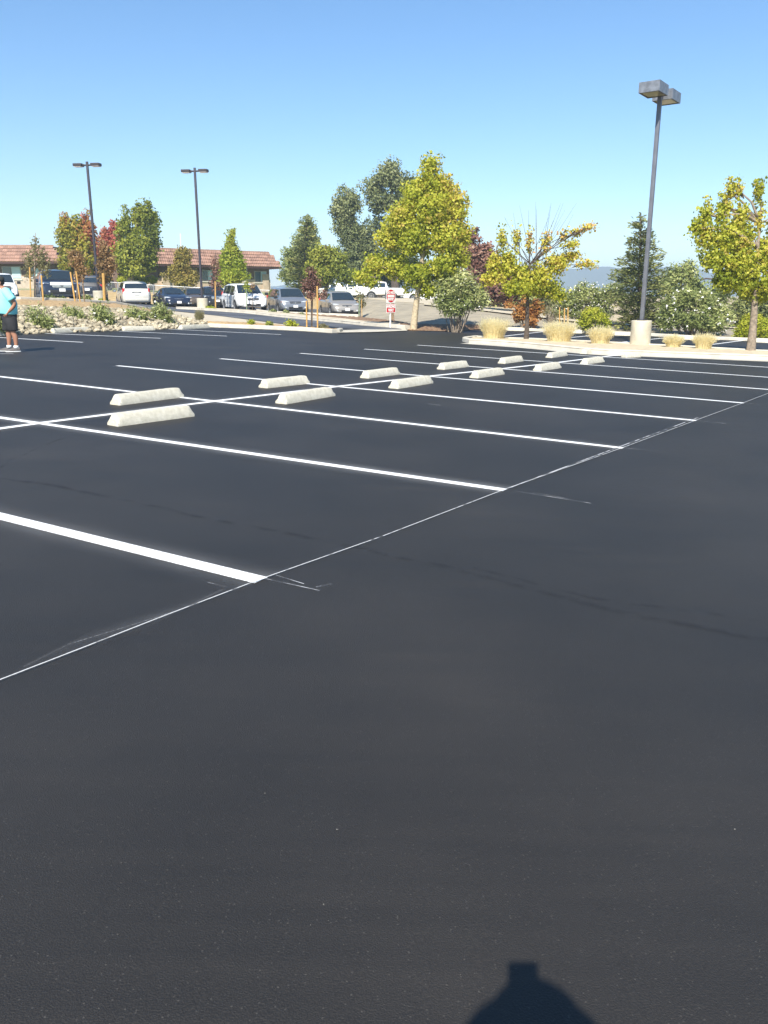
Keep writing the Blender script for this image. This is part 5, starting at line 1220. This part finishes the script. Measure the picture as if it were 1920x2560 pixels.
    for sg in (-1, 1):
        hx = facex(zl + .05); zb, zh, zt, wb, wt = prof(hx)
        # lens following the corner: swept patch
        s = MB(); rings = []
        for k in range(7):
            f = k / 6; y = .42 + (wb + .005 - .42) * min(1, f * 1.35); x = hx + .035 - max(0, f - .35) ** 1.6 * .85
            hgt = .085 + .02 * math.sin(f * 3); zc = zl + .05 * f
            rings.append([(x + .02, sg * y, zc - hgt), (x + .035, sg * (y + .012), zc), (x + .0, sg * y, zc + hgt), (x - .15, sg * (y - .1), zc + hgt), (x - .15, sg * (y - .1), zc - hgt)])
        s.rings(rings); hl = s.build('headlight', M['lampglass'], t, smooth=True, angle=40)
        if amber: s = MB(); s.bevbox((hx - .18, sg * (wb - .02), zl + .03), (.16, .07, .12), .02); s.build('turn_signal', M['amber'], hl)
        s = MB(); s.tube([(hx + .03, sg * .58, zl + .01), (hx + .075, sg * .58, zl + .01)], .055, 10); s.build('bulb_housing', M['chrome'], hl, smooth=True, angle=40)
        # tail lights
        tx = st[0][0]; z0 = {'minivan': 1.15, 'oldvan': 1.1, 'suv': 1.12, 'sedan': .82, 'pickup': .98}[kind]; hh = {'minivan': .42, 'oldvan': .42, 'suv': .36, 'sedan': .20, 'pickup': .36}[kind]
        q = facex(min(z0, st[2][2]), front=False); wbt = prof(tx + .12)[3]
        s = MB(); s.bevbox((tx + .13 if kind != 'sedan' else tx + .06, sg * (wbt - .105), z0 - .1), (.16, .15, hh), .03); s.build('tail_light', M['tail_red'], t, smooth=True, angle=40)
        # mirror
        mx = st[i0][0] - .18; zb, zh, zt, wb, wt = prof(mx)
        s = MB(); s.bevbox((mx, sg * (wb + .13), zh + .10), (.14, .22, .17), .045); mir = s.build('side_mirror', M['black_trim'] if kind in ('pickup', 'minivan') else PM, t, smooth=True, angle=40)
        s = MB(); s.bevbox((mx - .075, sg * (wb + .13), zh + .10), (.01, .17, .12), .004); s.build('mirror_glass', M['chrome'], mir)
        for hxx in ((-.95, .15) if kind != 'pickup' else (-.2, .5)):
            zb, zh, zt, wb, wt = prof(hxx); s = MB(); s.bevbox((hxx, sg * (wb * .985 + .02), zh - .13), (.18, .04, .035), .01); s.build('door_handle', M['black_trim'] if paint == 'car_white' else PM, t)
        for hxx in ([-1.2, .05, 1.15] if kind != 'pickup' else [-.75, .0, .95]):
            zb, zh, zt, wb, wt = prof(hxx); s = MB()
            s.box((hxx, sg * (wb + .001), zb + .52 * (zh - zb)), (.012, .010, (zh - zb) * .62)); s.build('door_gap', M['black_trim'], t)
        zb, zh, zt, wb, wt = prof(0); s = MB(); s.bevbox(((fx + rx) / 2, sg * (wb - .012), zb + .10), (fx - rx - 2 * R_ - .25, .05, .12), .015); s.build('sill_trim', M['bumper_grey'] if paint != 'car_white' else PM, t)
    gz = zl - .02; gx = facex(gz) + .0
    gw = {'minivan': .72, 'oldvan': .62, 'suv': .95, 'sedan': .66, 'pickup': 1.1}[kind]; gh = {'minivan': .19, 'oldvan': .13, 'suv': .24, 'sedan': .13, 'pickup': .30}[kind]
    s = MB(); s.bevbox((gx + .02, 0, gz), (.12, gw, gh), .03); g_ = s.build('grille', M[grille], t, smooth=True, angle=40)
    nb = 3 if kind in ('suv', 'pickup') else 2
    for k in range(nb):
        zz = gz + gh * ((k + 1) / (nb + 1) - .5); s = MB(); s.bevbox((gx + .087, 0, zz), (.02, gw * .94, .028 if kind != 'suv' else .045), .006); s.build('grille_bar', M['chrome'], g_)
    s = MB()
    if kind == 'sedan': s.bevbox((gx + .10, 0, gz), (.015, .20, .05), .004); s.bevbox((gx + .10, 0, gz), (.017, .07, .075), .004); em = 'chrome'
    elif kind == 'minivan': s.bevbox((gx + .10, 0, gz), (.015, .035, .15), .004); s.bevbox((gx + .10, 0, gz + .01), (.017, .15, .035), .004); em = 'chrome'
    else: s.rings([[(gx + xx, .085 * math.cos(2 * math.pi * k / 16), gz + .04 * math.sin(2 * math.pi * k / 16)) for k in range(16)] for xx in (.09, .106)]); em = 'car_navy'
    s.build('emblem', M[em], g_)
    bz = zl - .33; bxf = fr
    s = MB(); s.bevbox((bxf - .03, 0, bz + .0), (.14, gw * 1.28, .13 if kind != 'suv' else .2), .035); s.build('lower_intake', M['black_trim'], t, smooth=True, angle=40)
    if twotone:
        s = MB(); s.bevbox((bxf - .03, 0, bz + .42), (.10, 1.15, .17), .04); s.build('grille_surround', M[twotone], t, smooth=True, angle=40)
    for sg in (-1, 1):
        s = MB(); s.tube([(bxf - .06, sg * .66, bz + .03), (bxf + .035 - .02, sg * .64, bz + .03)], .05, 10); s.build('fog_light', M['lampglass'], t, smooth=True, angle=40)
    s = MB(); s.bevbox((bxf + .05, 0, bz + .10), (.015, .31, .16), .003); s.build('license_plate', M['plate'], t)
    # rear plate, bumper
    tx = st[0][0]
    s = MB(); s.bevbox((tx + .01, 0, .50 if kind != 'pickup' else .62), (.16, 1.66, .17), .05); s.build('rear_bumper', PM if kind in ('minivan', 'oldvan', 'sedan') else M['bumper_grey'], t, smooth=True, angle=40)
    s = MB(); s.bevbox((tx - .012 + (.0 if kind != 'suv' else 0), 0, .88), (.02, .31, .16), .003); s.build('license_plate', M['plate'], t)
    s = MB(); s.bevbox((tx - .005, 0, 1.0), (.03, .62, .045), .01); s.build('tailgate_trim', M['chrome'] if paint != 'car_silver' else M['bumper_grey'], t)
    return t
def head(theta): return R(-90 + theta)      # car pointing at the camera side (-Y), turned theta degrees towards +X
car('pickup', 'car_white', 4, 53, 759, head(26), 'white pickup truck facing us at the left edge behind the man', name='parked_pickup')
car('suv', 'car_navy', 147, 46.5, 758, head(27), 'dark navy SUV facing us with white and silver front grille and bumper', twotone='car_white', amber=True, grille='car_white', name='parked_suv')
car('suv', 'car_black', 229, 57.5, 757, head(15) + math.pi, 'black SUV seen from behind between the navy SUV and the left lamp base', name='parked_suv')
car('minivan', 'car_silver', 334, 60.5, 766, head(23) + math.pi, 'silver white minivan seen from behind beside the dirt bank')
car('sedan', 'car_navy', 430, 59, 772, head(27), 'dark blue sedan facing us with a small chrome emblem')
car('sedan', 'car_brown', 487, 62, 771, head(22), 'dark brown car half hidden behind the second lamp base', name='parked_car')
car('suv', 'car_black', 534, 61, 774, head(20), 'dark SUV with chrome grille squeezed between lamp base and white minivan', grille='chrome', name='parked_suv', scale=.92)
wv = car('minivan', 'car_white', 611, 57, 778, head(23), 'white minivan with faint door lettering facing the driveway', scale=1.05)
car('minivan', 'car_grey', 719, 57, 784.5, head(19), 'metallic grey minivan facing us right of the white minivan', amber=True)
car('oldvan', 'car_champagne', 848, 56, 791, head(15.5), 'older champagne grey minivan facing us behind the purple tree')
car('pickup', 'car_white', 893, 82, 750, R(178), 'white utility truck side-on on the far road, left of the wrong way sign', 'white vehicles on the far road')
car('pickup', 'car_white', 945, 84, 751, R(182), 'second white truck on the far road, half hidden by the big tree', 'white vehicles on the far road')
car('oldvan', 'car_white', 1077, 78, 755, R(175), 'white vehicle partly seen between the big tree and the oleander', 'white vehicles on the far road')
car('oldvan', 'car_silver', 800, 84, 748, R(175), 'pale vehicle on the far road behind the purple tree', 'white vehicles on the far road')
# faint fleet marking on the white minivan's side (illegible in the photograph: a few grey dashes)
M['decal'] = mat('faded_print', (.42, .43, .45), .5)
random.seed(9)
for row in range(4):
    s = MB(); x = -.55
    while x < .25 - .1 * row:
        w_ = random.uniform(.05, .12); s.box((x, -1.006, .95 - row * .11), (w_, .006, .05)); x += w_ + .05
    s.build('side_marking', M['decal'], wv)['kind'] = 'stuff'

# ------------------------------------------------------------------ people
M['skin'] = mat('skin', (.36, .17, .10), .6, var=.08, scale=8); M['shirt'] = mat('shirt', (.27, .74, .74), .85, var=.06, scale=5, bump=.3, bscale=14)
M['shorts'] = mat('shorts', (.020, .020, .022), .9, var=.3, scale=6); M['cap'] = mat('cap', (.025, .027, .025), .9); M['shoe'] = mat('shoe', (.11, .10, .095), .8, var=.2, scale=20); M['sole'] = mat('sole', (.7, .7, .68), .7)
M['hair'] = mat('hair', (.012, .009, .008), .9); M['phone'] = mat('phone', (.02, .02, .02), .3); M['shirt2'] = mat('shirt_grey', (.16, .17, .2), .9); M['eye'] = mat('eye', (.02, .015, .01), .2)
def skinned(name, verts, edges, m, parent, sub=2, root=0):
    me = bpy.data.meshes.new(name); me.from_pydata([v[:3] for v in verts], edges, [])
    o = bpy.data.objects.new(name, me); COL.objects.link(o)
    md = o.modifiers.new('s', 'SKIN'); md.use_smooth_shade = True
    ls = me.skin_vertices[0].data
    for i, v in enumerate(verts):
        ls[i].radius = (v[3], v[4] if len(v) > 4 else v[3]); ls[i].use_root = (i == root)
    sb = o.modifiers.new('u', 'SUBSURF'); sb.levels = sub; sb.render_levels = sub
    dg = bpy.context.evaluated_depsgraph_get(); dg.update()
    m2 = bpy.data.meshes.new_from_object(o.evaluated_get(dg)); bpy.data.objects.remove(o); m2.name = name
    m2.materials.clear(); m2.materials.append(m)
    m2.polygons.foreach_set('use_smooth', [True] * len(m2.polygons))
    return link(name, m2, parent)
class Sk:
    def __init__(s): s.v = []; s.e = []
    def add(s, x, y, z, r, r2=None, to=None):
        s.v.append((x, y, z, r, r2 or r)); i = len(s.v) - 1
        if to is not None: s.e.append((to, i))
        return i
    def chain(s, start, pts):
        for p in pts: start = s.add(*p[:3], p[3], p[4] if len(p) > 4 else None, to=start)
        return start
def hand(sk, wrist, d, n, r=.0095, curl=.35, L=.17):
    """palm and five fingers: d along the hand, n palm normal (curl side)"""
    w = Vector(sk.v[wrist][:3]); d = Vector(d).normalized(); n = Vector(n).normalized(); s_ = d.cross(n).normalized()
    palm = sk.add(*(w + d * .05), .03, .018, to=wrist); kn = sk.add(*(w + d * .085), .034, .016, to=palm)
    for k, (off, ln) in enumerate(((-.030, .062), (-.010, .074), (.010, .070), (.029, .055))):
        a = w + d * .09 + s_ * off; i = sk.add(*a, r, to=kn)
        b = a + (d * math.cos(curl) + n * math.sin(curl)) * ln * .5; c = b + (d * math.cos(curl * 2.4) + n * math.sin(curl * 2.4)) * ln * .5
        i = sk.add(*b, r * .95, to=i); sk.add(*c, r * .8, to=i)
    a = w + d * .03 - s_ * .034; i = sk.add(*a, r * 1.25, to=palm); b = a + (d * .7 - s_ * .6 + n * .3).normalized() * .034; i = sk.add(*b, r * 1.1, to=i)
    sk.add(*(b + (d * .9 + n * .45).normalized() * .028), r * .9, to=i)
def ellrings(rings, n=20):
    """rings: (x,y,z,rx,ry[,tilt])"""
    out = []
    for q in rings:
        x, y, z, rx, ry = q[:5]; tl = q[5] if len(q) > 5 else 0
        out.append([(x + rx * math.cos(2 * math.pi * k / n), y + ry * math.sin(2 * math.pi * k / n), z + tl * math.sin(2 * math.pi * k / n)) for k in range(n)])
    return out
def person(loc, rz, label, man=True):
    t = empty('person', loc, rz); tag(t, label, 'person')
    if man:
        sk = Sk()
        pel = sk.add(0, 0, .88, .155, .13)
        b = sk.chain(pel, [(0, .045, 1.00, .17, .165), (0, .05, 1.16, .165, .15), (0, .045, 1.30, .15, .11), (0, .07, 1.385, .075, .07)])
        nk = sk.chain(b, [(0, .105, 1.435, .058), (0, .135, 1.49, .066, .075), (0, .145, 1.555, .072, .088), (0, .135, 1.615, .06, .07)])
        # arms: left (-x) hand pushed into the pocket, elbow back; right the same further away
        for sg in (-1, 1):
            sh = sk.chain(b, [(sg * .12, .035, 1.365, .07), (sg * .195, .01, 1.33, .065)])
            el = sk.chain(sh, [(sg * .235, -.07, 1.20, .052), (sg * .25, -.135, 1.075, .045)])
            wr = sk.chain(el, [(sg * .235, -.06, .975, .040), (sg * .205, .02, .90, .028)])
            hand(sk, wr, (-sg * .1, .55, -.8), (-sg, .2, 0), curl=.4)
        for sg in (-1, 1):
            fw = .10 if sg > 0 else -.05
            h_ = sk.chain(pel, [(sg * .10, .0, .80, .098)])
            kn = sk.chain(h_, [(sg * .115, fw * .4 + .01, .63, .085), (sg * .12, fw * .7 + .015, .45, .060)])
            an = sk.chain(kn, [(sg * .12, fw * .9 - .015, .33, .062), (sg * .12, fw - .01, .18, .045), (sg * .12, fw, .085, .038)])
            sk.chain(an, [(sg * .125, fw + .06, .045, .038, .03), (sg * .13, fw + .14, .035, .036, .024)])
        skinned('body', sk.v, sk.e, M['skin'], t)
        s = MB(); s.tube([(0, .232, 1.575), (0, .252, 1.535), (0, .238, 1.525)], [.010, .017, .008], 8); s.build('nose', M['skin'], t, smooth=True)
        for sg in (-1, 1):
            s = MB(); s.bevbox((sg * .078, .125, 1.545), (.016, .038, .062), .007, Matrix.Rotation(.2, 3, 'X')); s.build('ear', M['skin'], t, smooth=True)
            s = MB(); s.bevbox((sg * .030, .219, 1.565), (.026, .016, .012), .005); s.build('eye', M['eye'], t, smooth=True)
        s = MB(); s.bevbox((0, .222, 1.497), (.048, .012, .010), .004); s.build('mouth', mat('lip', (.30, .10, .08), .6), t, smooth=True)
        s = MB(); s.rings(ellrings([(0, .09, 1.50, .055, .035), (0, .10, 1.53, .080, .065), (0, .125, 1.57, .086, .092), (0, .13, 1.60, .085, .095)])); s.build('hair', M['hair'], t, smooth=True)
        s = MB(); s.rings(ellrings([(0, .14, 1.575, .096, .108, .008), (0, .14, 1.615, .098, .110, .006), (0, .135, 1.655, .086, .098), (0, .13, 1.682, .058, .066), (0, .13, 1.692, .02, .02)], 24))
        cp = s.build('cap', M['cap'], t, smooth=True)
        s = MB(); s.rings([[(.082 * math.cos(a), .20 + .12 * abs(math.sin(a)) ** .8 * (math.sin(a) > -.1), 1.585 + zz - .03 * math.sin(a) - 0.02 * math.sin(a)) for a in [math.pi * k / 12 for k in range(13)]] for zz in (0, .008)]); s.build('cap_bill', M['cap'], cp, smooth=True)
        # shirt: loose, heavy torso, hem below the waist, short sleeves
        s = MB(); s.rings(ellrings([(0, .055, .845, .215, .195, .012), (0, .058, .87, .225, .212, .01), (0, .062, .97, .232, .232), (0, .060, 1.08, .228, .225), (0, .052, 1.18, .222, .196), (0, .040, 1.28, .222, .165), (0, .040, 1.345, .205, .135), (0, .052, 1.395, .135, .105), (0, .07, 1.425, .078, .078), (0, .082, 1.44, .070, .070)], 28))
        rr = random.Random(4); s.v = [(x + rr.uniform(-.005, .005) + .004 * math.sin(z * 40 + x * 9), y + rr.uniform(-.005, .005) + .006 * math.sin(z * 33 + x * 20), z) for x, y, z in s.v]
        st_ = s.build('shirt', M['shirt'], t, smooth=True)
        for sg in (-1, 1):
            s = MB(); s.tube([(sg * .09, .04, 1.355), (sg * .17, .02, 1.345), (sg * .225, -.015, 1.285), (sg * .248, -.07, 1.195), (sg * .256, -.09, 1.165)], [.085, .098, .092, .088, .090], 16); s.build('sleeve', M['shirt'], st_, smooth=True)
            s = MB(); s.tube([(0, .075, 1.415), (sg * .05, .145, 1.40)], .012, 6); s.build('collar', M['shirt'], st_, smooth=True)
        s = MB(); s.rings(ellrings([(0, .03, .72, .19, .155), (0, .03, .80, .20, .17), (0, .04, .88, .20, .18), (0, .045, .92, .19, .175)], 24)); sh = s.build('shorts', M['shorts'], t, smooth=True)
        for sg in (-1, 1):
            fw = .10 if sg > 0 else -.05
            s = MB(); s.rings(ellrings([(sg * .12, fw * .8 + .015, .475, .092, .102), (sg * .118, fw * .7 + .015, .50, .098, .108), (sg * .108, fw * .4 + .015, .62, .118, .135), (sg * .095, .02, .76, .105, .15), (sg * .08, .03, .82, .10, .14)], 20)); s.build('shorts_leg', M['shorts'], sh, smooth=True)
            s = MB(); s.rings(ellrings([(sg * .12, fw, .075, .05, .055), (sg * .12, fw, .14, .048, .052)], 14)); s.build('sock', M['sole'], t, smooth=True)
            s = MB(); x = sg * .128
            s.rings([[(x + w_ * math.cos(2 * math.pi * k / 14), fw + yy, .028 + hh_ * (math.sin(2 * math.pi * k / 14) if math.sin(2 * math.pi * k / 14) > 0 else 0)) for k in range(14)] for yy, w_, hh_ in ((-.085, .02, .04), (-.07, .04, .075), (.0, .046, .085), (.07, .050, .060), (.14, .052, .042), (.19, .042, .030), (.215, .018, .018))]); so = s.build('shoe', M['shoe'], t, smooth=True, angle=50)
            s = MB(); s.rings([[(x + w_ * sx, fw + yy, z_) for sx, z_ in ((-1, .0), (1, .0), (1, .018), (-1, .018))] for yy, w_ in ((-.09, .03), (-.07, .045), (.07, .054), (.15, .054), (.2, .04), (.222, .015))]); s.build('sole', M['sole'], so, smooth=True, angle=40)
    else:
        sk = Sk()
        pel = sk.add(0, 0, .95, .14, .11)
        b = sk.chain(pel, [(0, .01, 1.08, .135, .11), (0, 0, 1.22, .15, .11), (0, -.01, 1.36, .14, .09), (0, 0, 1.44, .06)])
        sk.chain(b, [(0, .01, 1.49, .05), (0, .03, 1.55, .062, .072), (0, .035, 1.61, .07, .088), (0, .02, 1.675, .058, .066)])
        for sg in (-1, 1):
            sh = sk.chain(b, [(sg * .11, -.01, 1.40, .06), (sg * .18, 0, 1.375, .055)])
            el = sk.chain(sh, [(sg * .215, .05, 1.25, .045), (sg * .20, .12, 1.13, .04)])
            wr = sk.chain(el, [(sg * .13, .20, 1.22, .036), (sg * .062, .265, 1.315, .026)])
            hand(sk, wr, (-sg * .12, .20, 1), (-sg, .2, 0), curl=.45)
            h_ = sk.chain(pel, [(sg * .09, 0, .86, .09)])
            an = sk.chain(h_, [(sg * .10, .0, .66, .075), (sg * .10, .01, .48, .055), (sg * .10, -.01, .34, .055), (sg * .10, -.01, .10, .036)])
            sk.chain(an, [(sg * .105, .05, .045, .036, .03), (sg * .11, .13, .035, .034, .022)])
        skinned('body', sk.v, sk.e, M['skin'], t)
        s = MB(); s.rings(ellrings([(0, .01, .86, .18, .145), (0, .01, 1.0, .175, .145), (0, 0, 1.2, .19, .15), (0, -.01, 1.34, .19, .13), (0, 0, 1.42, .12, .09), (0, 0, 1.46, .065, .065)], 24)); sh = s.build('shirt', M['shirt2'], t, smooth=True)
        for sg in (-1, 1):
            s = MB(); s.tube([(sg * .10, -.01, 1.385), (sg * .185, 0, 1.37), (sg * .222, .05, 1.25), (sg * .215, .08, 1.18)], [.07, .078, .070, .066], 14); s.build('sleeve', M['shirt2'], sh, smooth=True)
            s = MB(); s.tube([(sg * .085, 0, .93), (sg * .10, 0, .66), (sg * .10, .01, .46), (sg * .10, -.01, .10)], [.12, .10, .082, .07], 14); s.build('trouser_leg', M['shorts'], t, smooth=True)
            s = MB(); s.bevbox((sg * .108, .06, .05), (.09, .27, .085), .03); s.build('shoe', M['shoe'], t, smooth=True)
        s = MB(); hz = 1.655
        s.rings(ellrings([(0, .0, hz, .158, .150), (0, .0, hz + .012, .152, .143), (0, .01, hz + .02, .105, .115), (0, .01, hz + .075, .098, .105), (0, .01, hz + .105, .072, .078), (0, .01, hz + .112, .02, .02)], 32)); s.build('brimmed_hat', M['cap'], t, smooth=True)
        s = MB(); s.tube([(0, .125, 1.59), (0, .145, 1.565)], [.01, .016], 8); s.build('nose', M['skin'], t, smooth=True)
    if man: t.scale = (1.03, 1.05, 1.0)
    return t
mb = G(36, 879); person((mb.x, mb.y, lotz(mb.x) + .004), R(112), 'man in aqua shirt, black shorts and black cap with a hand in his pocket')
# the photographer, whose shadow lies in the lower right; the phone is the camera
PH = (-.04, -.38)
person((PH[0], PH[1], lotz(PH[0])), 0, 'photographer in a brimmed hat holding up a phone, seen only as a shadow', man=False)
ph = empty('phone', (0, 0, H)); tag(ph, 'phone held up in front of the photographer, seen as the block of the shadow', 'phone')
rot = Matrix.Rotation(-PITCH, 3, 'X')
s = MB(); s.bevbox(rot @ Vector((0, -.0065, -.048)), (.070, .009, .135), .004, rot); s.build('phone_body', M['phone'], ph, smooth=True)
s = MB(); s.bevbox(rot @ Vector((0, -.0115, -.048)), (.062, .0012, .115), .0004, rot); s.build('screen', M['glass'], ph)

# ------------------------------------------------------------------ haze: the air between here and the ridge
# ---- haze
s = MB(); s.box((0, 1050, 33.5), (9000, 2500, 78))
hz_ = s.build('haze', [], None); hz_['kind'] = 'stuff'
hm = bpy.data.materials.new('haze'); hm.use_nodes = True; hn = hm.node_tree.nodes; hn.clear()
pv = hn.new('ShaderNodeVolumePrincipled'); pv.inputs['Color'].default_value = (.66, .83, 1, 1); pv.inputs['Density'].default_value = 7.5e-4; pv.inputs['Anisotropy'].default_value = 0.0
ho = hn.new('ShaderNodeOutputMaterial'); hm.node_tree.links.new(pv.outputs[0], ho.inputs['Volume'])
hz_.data.materials.append(hm)
